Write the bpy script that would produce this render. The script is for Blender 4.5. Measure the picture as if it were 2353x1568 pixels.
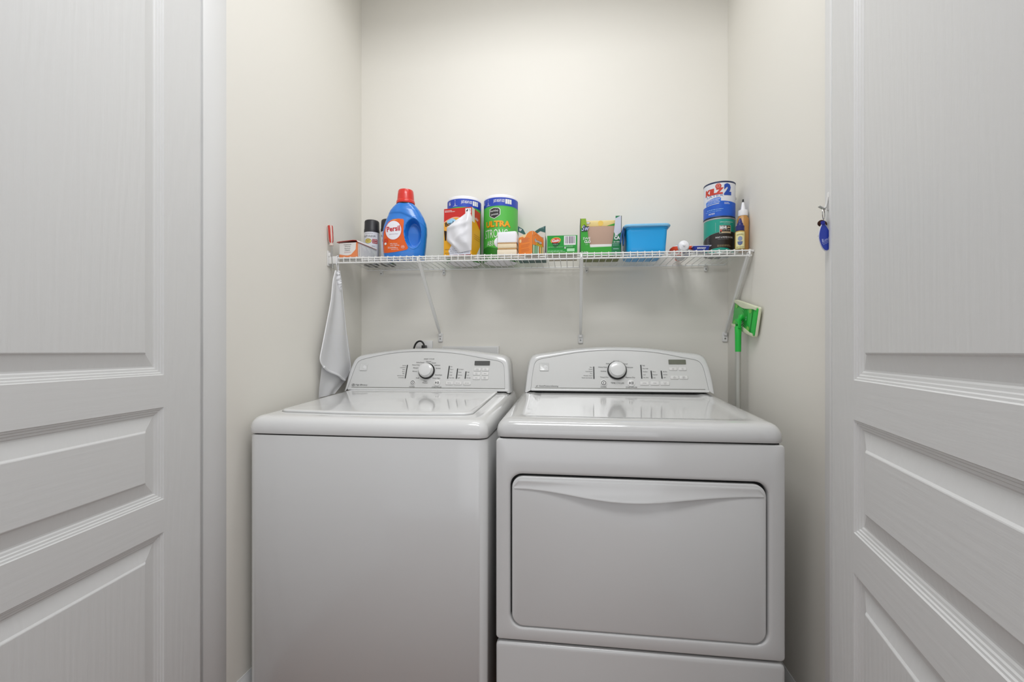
import bpy, bmesh, math, random
from mathutils import Vector, Matrix
from mathutils.geometry import tessellate_polygon
random.seed(7)
C = bpy.context.scene.collection
for o in list(bpy.data.objects): bpy.data.objects.remove(o)

# ------------------------------------------------------------------ camera
F, CX, HY, H = 1050.0, 1176.5, 809.0, 1.07          # focal px, centre, horizon row, eye height
PSI = math.atan(F / 7993.0)
FW = Vector((-math.sin(PSI), math.cos(PSI), 0)); RT = Vector((math.cos(PSI), math.sin(PSI), 0)); UP = Vector((0, 0, 1))
CAM = Vector((0, 0, H))
cd = bpy.data.cameras.new('camera'); cam = bpy.data.objects.new('camera', cd); C.objects.link(cam)
cd.sensor_width = 36; cd.lens = F / 2353 * 36; cd.shift_y = (HY - 784.0) / 2353; cd.clip_start = 0.02
cam.location = CAM; cam.rotation_euler = (math.pi / 2, 0, PSI)
bpy.context.scene.camera = cam
def ray(px, py): return FW + RT * ((px - CX) / F) + UP * ((HY - py) / F)
def hit_y(px, py, Y): d = ray(px, py); return CAM + d * (Y / d.y)
def hit_x(px, py, X): d = ray(px, py); return CAM + d * (X / d.x)
def hit_p(px, py, p0, n): d = ray(px, py); return CAM + d * ((p0 - CAM).dot(n) / d.dot(n))

# ------------------------------------------------------------------ world, light, exposure
w = bpy.data.worlds.new('world'); bpy.context.scene.world = w; w.use_nodes = True
w.node_tree.nodes['Background'].inputs[0].default_value = (0.93, 0.97, 1.02, 1)
w.node_tree.nodes['Background'].inputs[1].default_value = 0.56
def area(name, loc, aim, sx, sy, power, col=(1, 1, 1)):
    l = bpy.data.lights.new(name, 'AREA'); l.shape = 'RECTANGLE'; l.size = sx; l.size_y = sy; l.energy = power; l.color = col
    o = bpy.data.objects.new(name, l); C.objects.link(o); o.location = loc
    o.rotation_euler = (Vector(aim) - Vector(loc)).to_track_quat('-Z', 'Y').to_euler()
    return o
area('hall_ceiling_lamp', (-0.1, 0.42, 2.70), (-0.12, 0.95, 0.4), 0.9, 0.5, 17.5, (0.99, 1.0, 1.02))
area('closet_ceiling_lamp', (-0.15, 1.34, 2.70), (-0.15, 1.36, 0.0), 0.8, 0.2, 4.9, (0.99, 1.0, 1.03))
area('hall_front_fill', (0.25, -2.3, 1.0), (-0.15, 1.2, 0.6), 2.4, 1.7, 12.5, (0.98, 1.0, 1.03))  # added fill behind the camera to lift the machine fronts; no real window
vs = bpy.context.scene.view_settings
vs.view_transform = 'Standard'; vs.look = 'None'; vs.exposure = 0.04; vs.gamma = 1; vs.use_curve_mapping = False

# ------------------------------------------------------------------ materials
def lin(c):
    c = c.lstrip('#'); v = [int(c[i:i + 2], 16) / 255 for i in (0, 2, 4)]
    return tuple((x / 12.92 if x <= .04045 else ((x + .055) / 1.055) ** 2.4) for x in v) + (1,)
MATS = {}
def mat(name, col='#cccccc', rough=.5, metal=0, spec=.5, coat=0, alpha=1, trans=0):
    if name in MATS: return MATS[name]
    m = bpy.data.materials.new(name); m.use_nodes = True; b = m.node_tree.nodes['Principled BSDF']
    b.inputs['Base Color'].default_value = lin(col); b.inputs['Roughness'].default_value = rough
    b.inputs['Metallic'].default_value = metal; b.inputs['Specular IOR Level'].default_value = spec
    b.inputs['Coat Weight'].default_value = coat; b.inputs['Coat Roughness'].default_value = .08
    b.inputs['Transmission Weight'].default_value = trans
    MATS[name] = m; return m
def bump(m, scale, strength, dist=.002, detail=3, space='Object'):
    nt = m.node_tree; tc = nt.nodes.new('ShaderNodeTexCoord'); mp = nt.nodes.new('ShaderNodeMapping'); mp.inputs['Scale'].default_value = scale
    nz = nt.nodes.new('ShaderNodeTexNoise'); nz.inputs['Scale'].default_value = 1; nz.inputs['Detail'].default_value = detail
    bp = nt.nodes.new('ShaderNodeBump'); bp.inputs['Strength'].default_value = strength; bp.inputs['Distance'].default_value = dist
    nt.links.new(tc.outputs[space], mp.inputs[0]); nt.links.new(mp.outputs[0], nz.inputs['Vector'])
    nt.links.new(nz.outputs[0], bp.inputs['Height']); nt.links.new(bp.outputs[0], nt.nodes['Principled BSDF'].inputs['Normal'])
    return nz, mp, bp
def grain(name, col, vertical):
    """painted moulded door skin: wood grain pressed into the surface"""
    m = mat(name, col, .42, spec=.35); nt = m.node_tree
    tc = nt.nodes.new('ShaderNodeTexCoord'); mp = nt.nodes.new('ShaderNodeMapping')
    mp.inputs['Scale'].default_value = (170, 30, 9.0) if vertical else (14, 30, 170)
    nz = nt.nodes.new('ShaderNodeTexNoise'); nz.inputs['Scale'].default_value = 1; nz.inputs['Detail'].default_value = 4; nz.inputs['Roughness'].default_value = .6
    mp2 = nt.nodes.new('ShaderNodeMapping'); mp2.inputs['Scale'].default_value = (9, 3, .9) if vertical else (.9, 3, 9)
    wv = nt.nodes.new('ShaderNodeTexWave'); wv.wave_type = 'RINGS'; wv.rings_direction = 'Y'
    wv.inputs['Scale'].default_value = 2.2; wv.inputs['Distortion'].default_value = 7; wv.inputs['Detail'].default_value = 3; wv.inputs['Detail Scale'].default_value = 1.2
    mx = nt.nodes.new('ShaderNodeMath'); mx.operation = 'MULTIPLY_ADD'; mx.inputs[1].default_value = .6 if vertical else .3
    bp = nt.nodes.new('ShaderNodeBump'); bp.inputs['Strength'].default_value = .30 if vertical else .16; bp.inputs['Distance'].default_value = .0011
    nt.links.new(tc.outputs['Object'], mp.inputs[0]); nt.links.new(tc.outputs['Object'], mp2.inputs[0])
    nt.links.new(mp.outputs[0], nz.inputs['Vector']); nt.links.new(mp2.outputs[0], wv.inputs['Vector'])
    nt.links.new(wv.outputs['Fac'], mx.inputs[0]); nt.links.new(nz.outputs[0], mx.inputs[2])
    nt.links.new(mx.outputs[0], bp.inputs['Height']); nt.links.new(bp.outputs[0], nt.nodes['Principled BSDF'].inputs['Normal'])
    return m
M_WALL = mat('wall_paint', '#e5e2da', .75, spec=.2); bump(M_WALL, (140, 140, 140), .06, .001)
M_CEIL = mat('ceiling_paint', '#ecebe6', .85, spec=.1); bump(M_CEIL, (90, 90, 90), .1, .001)
M_TRIM = mat('trim_paint', '#dddddc', .4, spec=.4)
M_GV = grain('door_grain_upright', '#dadad9', True); M_GH = grain('door_grain_level', '#dadad9', False)
M_DOOR = mat('door_paint', '#dadad9', .42, spec=.35)
M_ENAM = mat('white_enamel', '#d6d6d5', .18, spec=.5, coat=.3)
M_ENAMB = mat('white_enamel_side', '#d8d8d7', .3, spec=.5)
M_TOP = mat('glossy_enamel', '#dededd', .09, spec=.5, coat=.5)
M_PLAS = mat('white_plastic', '#dedddb', .35)
M_FACE = mat('console_silver_white', '#d2d2d0', .24, spec=.5, coat=.3)
M_DARK = mat('dark_gap', '#151513', .7)  # near-black colour standing in for shade inside seams and gaps
M_BLK = mat('black_plastic', '#0c0c0c', .35)
M_INK = mat('grey_ink', '#4a4a49', .6)
M_WIRE = mat('white_vinyl_wire', '#e6e6e4', .35)
M_WHT = mat('paper_white', '#e9e9ea', .6)
M_STEEL = mat('steel', '#b8b8b6', .25, 1)

# floor: narrow wood boards
M_FLOOR = mat('wood_floor', '#6d4a33', .4)
def _floor():
    nt = M_FLOOR.node_tree; b = nt.nodes['Principled BSDF']; tc = nt.nodes.new('ShaderNodeTexCoord')
    mp = nt.nodes.new('ShaderNodeMapping'); mp.inputs['Scale'].default_value = (1, 1, 1); mp.inputs['Rotation'].default_value = (0, 0, math.pi / 2)
    br = nt.nodes.new('ShaderNodeTexBrick'); br.inputs['Scale'].default_value = 1; br.inputs['Brick Width'].default_value = .9
    br.inputs['Row Height'].default_value = .085; br.inputs['Mortar Size'].default_value = .002
    br.inputs['Color1'].default_value = lin('#80502f'); br.inputs['Color2'].default_value = lin('#683c22'); br.inputs['Mortar'].default_value = lin('#2a1a10')
    nt.links.new(tc.outputs['Object'], mp.inputs[0]); nt.links.new(mp.outputs[0], br.inputs['Vector']); nt.links.new(br.outputs[0], b.inputs['Base Color'])
_floor()
# laundry bag netting: real holes by transparency
def _net(name, s):
    m = mat(name, '#e4e4e6', .7); nt = m.node_tree; b = nt.nodes['Principled BSDF']; tc = nt.nodes.new('ShaderNodeTexCoord')
    sp = nt.nodes.new('ShaderNodeSeparateXYZ'); nt.links.new(tc.outputs['UV'], sp.inputs[0]); fs = []
    for k in (0, 1):
        a = nt.nodes.new('ShaderNodeMath'); a.operation = 'MULTIPLY'; a.inputs[1].default_value = s
        s_ = nt.nodes.new('ShaderNodeMath'); s_.operation = 'SINE'; nt.links.new(sp.outputs[k], a.inputs[0]); nt.links.new(a.outputs[0], s_.inputs[0]); fs.append(s_)
    p = nt.nodes.new('ShaderNodeMath'); p.operation = 'MINIMUM'; nt.links.new(fs[0].outputs[0], p.inputs[0]); nt.links.new(fs[1].outputs[0], p.inputs[1])
    g = nt.nodes.new('ShaderNodeMath'); g.operation = 'LESS_THAN'; g.inputs[1].default_value = .30; nt.links.new(p.outputs[0], g.inputs[0])
    nt.links.new(g.outputs[0], b.inputs['Alpha']); return m
M_NET = _net('netting', 2 * math.pi / .0042)

# ------------------------------------------------------------------ mesh builder
_fc = {}
def text_bm(s, bold=0):
    if bold < .08 and any(c in s for c in 'MWm'): bold = 0        # thin joints of these letters fold over when fattened
    k = (s, bold)
    if k not in _fc:
        cu = bpy.data.curves.new('t', 'FONT'); cu.body = s; cu.size = 1; cu.resolution_u = 2; cu.offset = bold; cu.align_x = 'CENTER'; cu.align_y = 'CENTER'
        o = bpy.data.objects.new('t', cu); m = bpy.data.meshes.new_from_object(o); bpy.data.objects.remove(o); bpy.data.curves.remove(cu); _fc[k] = m
    b = bmesh.new(); b.from_mesh(_fc[k]); return b
class MB:
    def __init__(s): s.v = []; s.f = []; s.fm = []; s.mats = []; s.uv = None; s.m = None; s.T = None
    def mi(s, m):
        m = m or s.m
        if m not in s.mats: s.mats.append(m)
        return s.mats.index(m)
    def add(s, vs, fs, m=None):
        n = len(s.v); i = s.mi(m)
        s.v += [Vector(p) for p in vs]; s.f += [tuple(n + k for k in f) for f in fs]; s.fm += [i] * len(fs); return s
    def addbm(s, b, m=None, T=None):
        b.verts.index_update(); s.add([(T(v.co) if T else v.co.copy()) for v in b.verts], [[v.index for v in f.verts] for f in b.faces], m); b.free(); return s
    def box(s, x0, x1, y0, y1, z0, z1, bev=0, m=None, seg=2, T=None):
        b = bmesh.new(); bmesh.ops.create_cube(b, size=1)
        for v in b.verts: v.co = Vector(((x0 + x1) / 2 + v.co.x * (x1 - x0), (y0 + y1) / 2 + v.co.y * (y1 - y0), (z0 + z1) / 2 + v.co.z * (z1 - z0)))
        if bev: bmesh.ops.bevel(b, geom=b.edges[:], offset=bev, segments=seg, profile=.5, affect='EDGES')
        return s.addbm(b, m, T)
    def loft(s, rings, m=None, cap0=True, cap1=True, closed=True):
        n = len(rings[0]); vs = [p for r in rings for p in r]; fs = []
        for i in range(len(rings) - 1):
            for j in range(n if closed else n - 1):
                a = i * n + j; b_ = i * n + (j + 1) % n; fs.append((a, b_, b_ + n, a + n))
        if cap0: fs.append(tuple(range(n))[::-1])
        if cap1: fs.append(tuple((len(rings) - 1) * n + j for j in range(n)))
        return s.add(vs, fs, m)
    def lathe(s, prof, n=32, c=(0, 0, 0), m=None, axis='z', M=None):
        rings = []
        for r, h in prof:
            ring = []
            for j in range(n):
                a = 2 * math.pi * j / n; x, y = r * math.cos(a), r * math.sin(a)
                p = Vector((x, y, h)) if axis == 'z' else (Vector((x, -h, y)) if axis == '-y' else Vector((h, x, y)))
                if M: p = M @ p
                ring.append(p + Vector(c))
            rings.append(ring)
        return s.loft(rings, m)
    def tube(s, pts, r, n=8, m=None, caps=True):
        pts = [Vector(p) for p in pts]; rings = []; prev = None
        for i, p in enumerate(pts):
            t = (pts[min(i + 1, len(pts) - 1)] - pts[max(i - 1, 0)]).normalized()
            if prev is None:
                a = Vector((0, 0, 1)) if abs(t.z) < .9 else Vector((1, 0, 0)); u = t.cross(a).normalized()
            else: u = (prev - t * prev.dot(t)).normalized()
            prev = u; v = t.cross(u); rr = r[i] if isinstance(r, (list, tuple)) else r
            rings.append([p + (u * math.cos(2 * math.pi * k / n) + v * math.sin(2 * math.pi * k / n)) * rr for k in range(n)])
        return s.loft(rings, m, caps, caps)
    def _cut(s, b, step):
        if not step or not b.verts: return
        for ax, n in ((0, Vector((1, 0, 0))), (1, Vector((0, 1, 0)))):
            lo = min(v.co[ax] for v in b.verts); hi = max(v.co[ax] for v in b.verts); k = math.floor(lo / step) + 1
            while k * step < hi:
                bmesh.ops.bisect_plane(b, geom=b.verts[:] + b.edges[:] + b.faces[:], plane_co=n * (k * step), plane_no=n); k += 1
    def shape(s, pts, T, m=None, step=0):
        b = bmesh.new(); P3 = [Vector((p[0], p[1], 0)) for p in pts]; vv = [b.verts.new(p) for p in P3]
        for tri in tessellate_polygon([P3]):
            if len(set(tri)) == 3:
                try: b.faces.new([vv[k] for k in tri])
                except ValueError: pass
        s._cut(b, step)
        return s.addbm(b, m, lambda c: T(c.x, c.y))
    def rect(s, x0, x1, y0, y1, T, m=None, step=0): return s.shape([(x0, y0), (x1, y0), (x1, y1), (x0, y1)], T, m, step)
    def ell(s, cx, cy, rx, ry, T, m=None, step=0, n=28): return s.shape([(cx + rx * math.cos(2 * math.pi * k / n), cy + ry * math.sin(2 * math.pi * k / n)) for k in range(n)], T, m, step)
    def text(s, t, cx, cy, h, T, m=None, w=None, al='c', bold=0, rot=0, step=0, shear=0, curve=0):
        """h = cap height, w = forced total width"""
        b = text_bm(t, bold)
        if not b.verts: b.free(); return s
        x0 = min(v.co.x for v in b.verts); x1 = max(v.co.x for v in b.verts); y0 = min(v.co.y for v in b.verts); y1 = max(v.co.y for v in b.verts)
        k = h / .69; kx = (w / (x1 - x0)) if w else k
        wd = (x1 - x0) * kx; ox = {'c': 0, 'l': wd / 2, 'r': -wd / 2}[al]; ca, sa = math.cos(rot), math.sin(rot)
        for v in b.verts:
            x = (v.co.x - (x0 + x1) / 2) * kx; y = (v.co.y - (y0 + y1) / 2) * k; x += shear * y; y += curve * x * x; x += ox
            v.co = Vector((cx + x * ca - y * sa, cy + x * sa + y * ca, 0))
        s._cut(b, step); return s.addbm(b, m, lambda c: T(c.x, c.y))
    def build(s, name, parent=None, origin=(0, 0, 0), smooth=40, recalc=True):
        me = bpy.data.meshes.new(name); O = Vector(origin); me.from_pydata([tuple(p - O) for p in s.v], [], s.f)
        for m in s.mats: me.materials.append(m)
        me.polygons.foreach_set('material_index', s.fm)
        if s.uv:
            uvl = me.uv_layers.new(name='uv')
            for lp in me.loops: uvl.data[lp.index].uv = s.uv[lp.vertex_index]
        if recalc:
            b = bmesh.new(); b.from_mesh(me); bmesh.ops.recalc_face_normals(b, faces=b.faces[:])
            if smooth:
                for e in b.edges: e.smooth = len(e.link_faces) == 2 and e.calc_face_angle(0) < math.radians(smooth)
                for f in b.faces: f.smooth = True
            b.to_mesh(me); b.free()
        o = bpy.data.objects.new(name, me); C.objects.link(o)
        if parent: o.parent = parent
        else: o.location = O
        return o
def tag(o, label, cat, group=None):
    o['label'] = label; o['category'] = cat
    if group: o['group'] = group
    return o
def thing(name, label, cat, loc=(0, 0, 0), rot=(0, 0, 0), group=None):
    o = bpy.data.objects.new(name, None); C.objects.link(o); o.location = loc; o.rotation_euler = rot; o.empty_display_size = .05
    return tag(o, label, cat, group)
def struct(o): o['kind'] = 'structure'; return o
def plane_T(o, ex, ey, off=(0, 0, 0)):
    o = Vector(o) + Vector(off); ex = Vector(ex); ey = Vector(ey); return lambda x, y: o + ex * x + ey * y
def cyl_T(cx, cy, z, r, phi=0):
    return lambda a, b: Vector((cx + r * math.sin(a / r + phi), cy - r * math.cos(a / r + phi), z + b))
def rrect(x0, x1, z0, z1, r, n=6):
    out = []
    for cx, cz, a0 in ((x1 - r, z1 - r, 0), (x0 + r, z1 - r, 90), (x0 + r, z0 + r, 180), (x1 - r, z0 + r, 270)):
        for k in range(n + 1):
            a = math.radians(a0 + 90 * k / n); out.append((cx + r * math.cos(a), cz + r * math.sin(a)))
    return out

# ------------------------------------------------------------------ the closet
XL, XR, YB, ZC = -.948, .632, 1.968, 2.74
YI, YO = 1.150, 1.072            # inner / outer face of the front wall
JL, JR, ZH = -.9475, .584, 2.60      # clear opening
def slab(name, x0, x1, y0, y1, z0, z1, m, bev=0): return struct(MB().box(x0, x1, y0, y1, z0, z1, bev, m).build(name))
slab('wall_back', XL - .1, XR + .1, YB, YB + .1, 0, ZC, M_WALL)
slab('wall_left', XL - .1, XL, YI, YB, 0, ZC, M_WALL)
slab('wall_right', XR, XR + .1, YI, YB, 0, ZC, M_WALL)
b = MB(); b.box(-2.2, JL - .019, YO, YI, 0, ZC, 0, M_WALL); b.box(JR + .019, 1.9, YO, YI, 0, ZC, 0, M_WALL); b.box(JL - .019, JR + .019, YO, YI, ZH + .019, ZC, 0, M_WALL)
struct(b.build('wall_front'))
slab('ceiling', -2.2, 1.9, -1.2, YB + .1, ZC, ZC + .06, M_CEIL)
slab('floor', -2.2, 1.9, -1.6, YB + .1, -.06, 0, M_FLOOR)
def basebrd(name, p, q, nrm):
    p = Vector(p); q = Vector(q); nrm = Vector(nrm); prof = [(.002, 0), (.014, 0), (.014, .098), (.011, .104), (.011, .112), (.006, .122), (.004, .129), (.002, .129)]
    rings = [[e + nrm * a + UP * z for a, z in prof] for e in (p, q)]
    struct(MB().loft(rings, M_TRIM).build(name, smooth=30))
basebrd('baseboard_left', (XL - .002, YI + .001, .0), (XL - .002, YB - .001, .0), (1, 0, 0))
basebrd('baseboard_right', (XR + .002, YI + .001, .0), (XR + .002, YB - .001, .0), (-1, 0, 0))
basebrd('baseboard_back', (XL + .016, YB + .002, .0), (XR - .016, YB + .002, .0), (0, -1, 0))
# jambs with stop bead
b = MB(); b.box(JL - .0185, JL, YO - .002, YI + .0006, .001, ZH, .0015, M_TRIM); struct(b.build('trim_1'))
b = MB(); b.box(JR, JR + .0185, YO - .002, YI + .0006, .001, ZH, .0015, M_TRIM); b.box(JR - .006, JR + .002, YO + .04, YO + .052, .001, ZH, .002, M_TRIM); struct(b.build('trim_2'))
b = MB(); b.box(JL - .0185, JR + .0185, YO - .002, YI + .0006, ZH, ZH + .0185, .0015, M_TRIM); struct(b.build('trim_3'))

b = MB(); b.box(JL - .075, JL - .006, YO - .0155, YO + .0005, .001, ZH + .06, .003, M_TRIM); struct(b.build('trim_4'))
b = MB(); b.box(JR + .006, JR + .075, YO - .0155, YO + .0005, .001, ZH + .06, .003, M_TRIM); struct(b.build('trim_5'))
# ------------------------------------------------------------------ doors
def make_door(name, hx, hy, dirv, nrm, Wd=.762):
    """local X runs from the hinge edge along the leaf, local Y = away from the opening, Z up"""
    z0, z1 = .012, 2.585; st = .119; b = MB()
    pan = [(st, Wd - st, .24, .658), (st, Wd - st, .733, .9436), (st, Wd - st, 1.0173, 2.46)]
    q = lambda x0, x1, a, c, m: b.add([(x0, 0, a), (x1, 0, a), (x1, 0, c), (x0, 0, c)], [(0, 1, 2, 3)], m)
    q(.002, st, z0, z1, M_GV); q(Wd - st, Wd - .002, z0, z1, M_GV)
    zz = [z0, .24, .658, .733, .9436, 1.0173, 2.46, z1]
    for k in (0, 2, 4, 6): q(st, Wd - st, zz[k], zz[k + 1], M_GH)
    prof = [(0, 0), (.0015, .0022), (.0045, .0026), (.0060, .0048), (.0095, .0052), (.0110, .0074), (.0150, .0080), (.0175, .0100), (.0205, .0100), (.0470, .0036), (.0500, .0009), (.0515, .0004)]
    for (x0, x1, a, c) in pan:
        rings = [[(x0 + d, h, a + d), (x1 - d, h, a + d), (x1 - d, h, c - d), (x0 + d, h, c - d)] for d, h in prof]
        b.loft(rings[:9], M_DOOR, False, False); b.loft(rings[8:11], M_GV, False, False); b.loft(rings[10:], M_GV if c - a > .3 else M_GH, False, True)
    t = .035
    b.add([(0, .002, z0), (0, t, z0), (0, t, z1), (0, .002, z1)], [(0, 1, 2, 3)], M_DOOR); b.add([(.002, 0, z0), (0, .002, z0), (0, .002, z1), (.002, 0, z1)], [(0, 1, 2, 3)], M_DOOR)
    b.add([(Wd, 0, z0), (Wd, t, z0), (Wd, t, z1), (Wd, 0, z1)], [(0, 1, 2, 3)], M_DOOR); b.add([(Wd - .002, 0, z0), (Wd, 0, z0), (Wd, 0, z1), (Wd - .002, 0, z1)], [(0, 1, 2, 3)], M_DOOR)
    b.add([(0, t, z0), (Wd, t, z0), (Wd, t, z1), (0, t, z1)], [(0, 1, 2, 3)], M_DOOR)
    for z in (z0, z1): b.add([(0, .002, z), (.002, 0, z), (Wd, 0, z), (Wd, t, z), (0, t, z)], [(0, 1, 2, 3, 4)], M_DOOR)
    o = struct(b.build(name, smooth=0, recalc=False)); d = Vector(dirv).normalized(); n = -Vector(nrm).normalized()
    o.matrix_world = Matrix(((d.x, n.x, 0, hx), (d.y, n.y, 0, hy), (0, 0, 1, 0), (0, 0, 0, 1)))
    return o
d1 = make_door('door_1', -.939, 1.0515, (.1082, -1, 0), (1, .1082, 0))
d2 = make_door('door_2', .544, 1.0445, (-.1997, -1, 0), (-1, -(-.1997), 0))
for z in (.25, 1.05, 1.65, 2.35):
    hb = MB(); hb.tube([(-.004, .014, z - .045), (-.004, .014, z + .045)], .004, 10, M_STEEL)
    hb.box(-.002, .0008, .003, .030, z - .044, z + .044, 0, M_STEEL)
    hb.build('hinge', d1)

# ------------------------------------------------------------------ machines
def plan(x0, x1, y0, y1, r=.028, bow=.004, n=7, rb=.008, nf=12):
    """plan outline, bowed front, counter-clockwise from front left"""
    out = []
    for cx, cy, a0, rr in ((x0 + r, y0 + r, 180, r), (x1 - r, y0 + r, 270, r), (x1 - rb, y1 - rb, 0, rb), (x0 + rb, y1 - rb, 90, rb)):
        for k in range(n + 1):
            a = math.radians(a0 + 90 * k / n); out.append((cx + rr * math.cos(a), cy + rr * math.sin(a)))
        if a0 == 180:
            for k in range(1, nf):
                out.append((x0 + r + (x1 - x0 - 2 * r) * k / nf, y0))
    xm, hw = (x0 + x1) / 2, (x1 - x0) / 2
    return [(x, y - bow * max(0, 1 - ((x - xm) / hw) ** 2) if y < y0 + r + 1e-6 else y) for x, y in out]
def machine_top(b, x0, x1, y0, y1, zs, ztf, ztr, m, extra=(), r=.028, sc=1.0):
    """moulded top: sides rise, roll over and run up to the back; extra = (inset, dz) inner rings"""
    prof = [(0.002, 0), (0, .06), (0, .30), (.0015, .46), (.005, .62), (.0105, .76), (.018, .87), (.028, .945), (.041, .985), (.058, 1.0)]
    rings = []
    for ins, h in prof:
        ins *= sc; ol = plan(x0 + ins, x1 - ins, y0 + ins, y1, max(.006, r - ins * .3), .004)
        rings.append([(x, y, zs + (ztf + (ztr - ztf) * max(0, (y - y0)) / (y1 - y0) - zs) * h) for x, y in ol])
    for ins, dz in extra:
        ol = plan(x0 + ins, x1 - ins, y0 + ins, y1, .03, .002)
        rings.append([(x, y, ztf + (ztr - ztf) * (y - y0) / (y1 - y0) + dz) for x, y in ol])
    b.loft(rings, m, True, True)
class Console:
    """leaning console; a,b = coordinates on its front face"""
    def __init__(s, x0, x1, y, z, lean): s.p0 = Vector((0, y, z)); s.up = Vector((0, math.sin(lean), math.cos(lean))); s.n = Vector((0, -math.cos(lean), math.sin(lean)))
    def ab(s, px, py): p = hit_p(px, py, s.p0, s.n) - s.p0; return (p.x, p.dot(s.up))
    def T(s, off=.0006): o = s.p0 + s.n * off; u = s.up; return lambda a, b: Vector((o.x + a, o.y + u.y * b, o.z + u.z * b))
def smooth_poly(pts, n):
    """resample an open polyline to n points by arc length with light smoothing"""
    L = [0]
    for i in range(1, len(pts)): L.append(L[-1] + math.dist(pts[i], pts[i - 1]))
    out = []
    for k in range(n):
        t = L[-1] * k / (n - 1); i = max(j for j in range(len(L)) if L[j] <= t + 1e-12); i = min(i, len(pts) - 2); u = (t - L[i]) / (L[i + 1] - L[i])
        out.append([pts[i][0] + (pts[i + 1][0] - pts[i][0]) * u, pts[i][1] + (pts[i + 1][1] - pts[i][1]) * u])
    for _ in range(2):
        q = [p[:] for p in out]
        for i in range(1, n - 1):
            for a in (0, 1): out[i][a] = (q[i - 1][a] + 2 * q[i][a] + q[i + 1][a]) / 4
    return [tuple(p) for p in out]
def make_console(root, org, con, outer, inner, depth, nm='control_panel'):
    N = 90; O = smooth_poly([con.ab(*p) for p in outer], N); I = smooth_poly([con.ab(*p) for p in inner], N)
    cx = sum(p[0] for p in O) / N; top = max(p[1] for p in O)
    def off(P, d):          # shrink towards the middle bottom
        out = []
        for i, p in enumerate(P):
            a = P[max(i - 1, 0)]; c = P[min(i + 1, N - 1)]; t = Vector((c[0] - a[0], c[1] - a[1])).normalized(); nn = Vector((t.y, -t.x))
            out.append((p[0] + nn.x * d, p[1] + nn.y * d))
        return out
    def ring(P, back, lift=0):
        T = con.T(0); r = []
        for a, b_ in P:
            v = T(a, b_) + Vector((0, back, 0)); r.append(v)
        return r
    b = MB(); rings = [ring(off(I, 0), .0035), ring(off(I, 0), .0), ring(off(O, .006), -.0015), ring(off(O, .002), .001), ring(O, .006), ring(off(O, -.004), .02), ring(off(O, -.004), depth - .01), ring(off(O, .004), depth)]
    b.loft(rings, M_ENAM, False, False, closed=False)
    # close the back and the bottom
    bk = rings[-1]; b.add(bk, [tuple(range(N))], M_ENAM)
    b.build('console_frame', root, org, smooth=50)
    f = MB(); f.add([con.T(-.0012)(a, c) for a, c in I], [tuple(range(N))], M_FACE)
    g = MB()    # hairline seam round the panel
    Ii = off(I, .0007); T = con.T(-.0006); g.add([T(*p) for p in I] + [T(*p) for p in Ii], [(i, i + 1, N + i + 1, N + i) for i in range(N - 1)], M_INK); g.build('panel_seam', root, org, smooth=0); return f
def base_trim(root, org, con, x0, x1):
    b = MB(); b.loft([[con.T(k)(x0, c), con.T(k)(x1, c), con.T(k)(x1, d), con.T(k)(x0, d)] for k, c, d in ((-.002, .0, .0105), (.0022, .0, .0090), (.0040, .0, .0070), (.0045, .001, .0050))], M_ENAM); b.build('base_trim', root, org, smooth=50)
    b = MB(); b.rect(x0 + .012, x1 - .012, .0112, .0130, con.T(-.0004), mat('trim_shade_grey', '#77776f', .5)); b.build('trim_shade_line', root, org, smooth=0)  # flat grey strip: shade line above the trim, painted on
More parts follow.
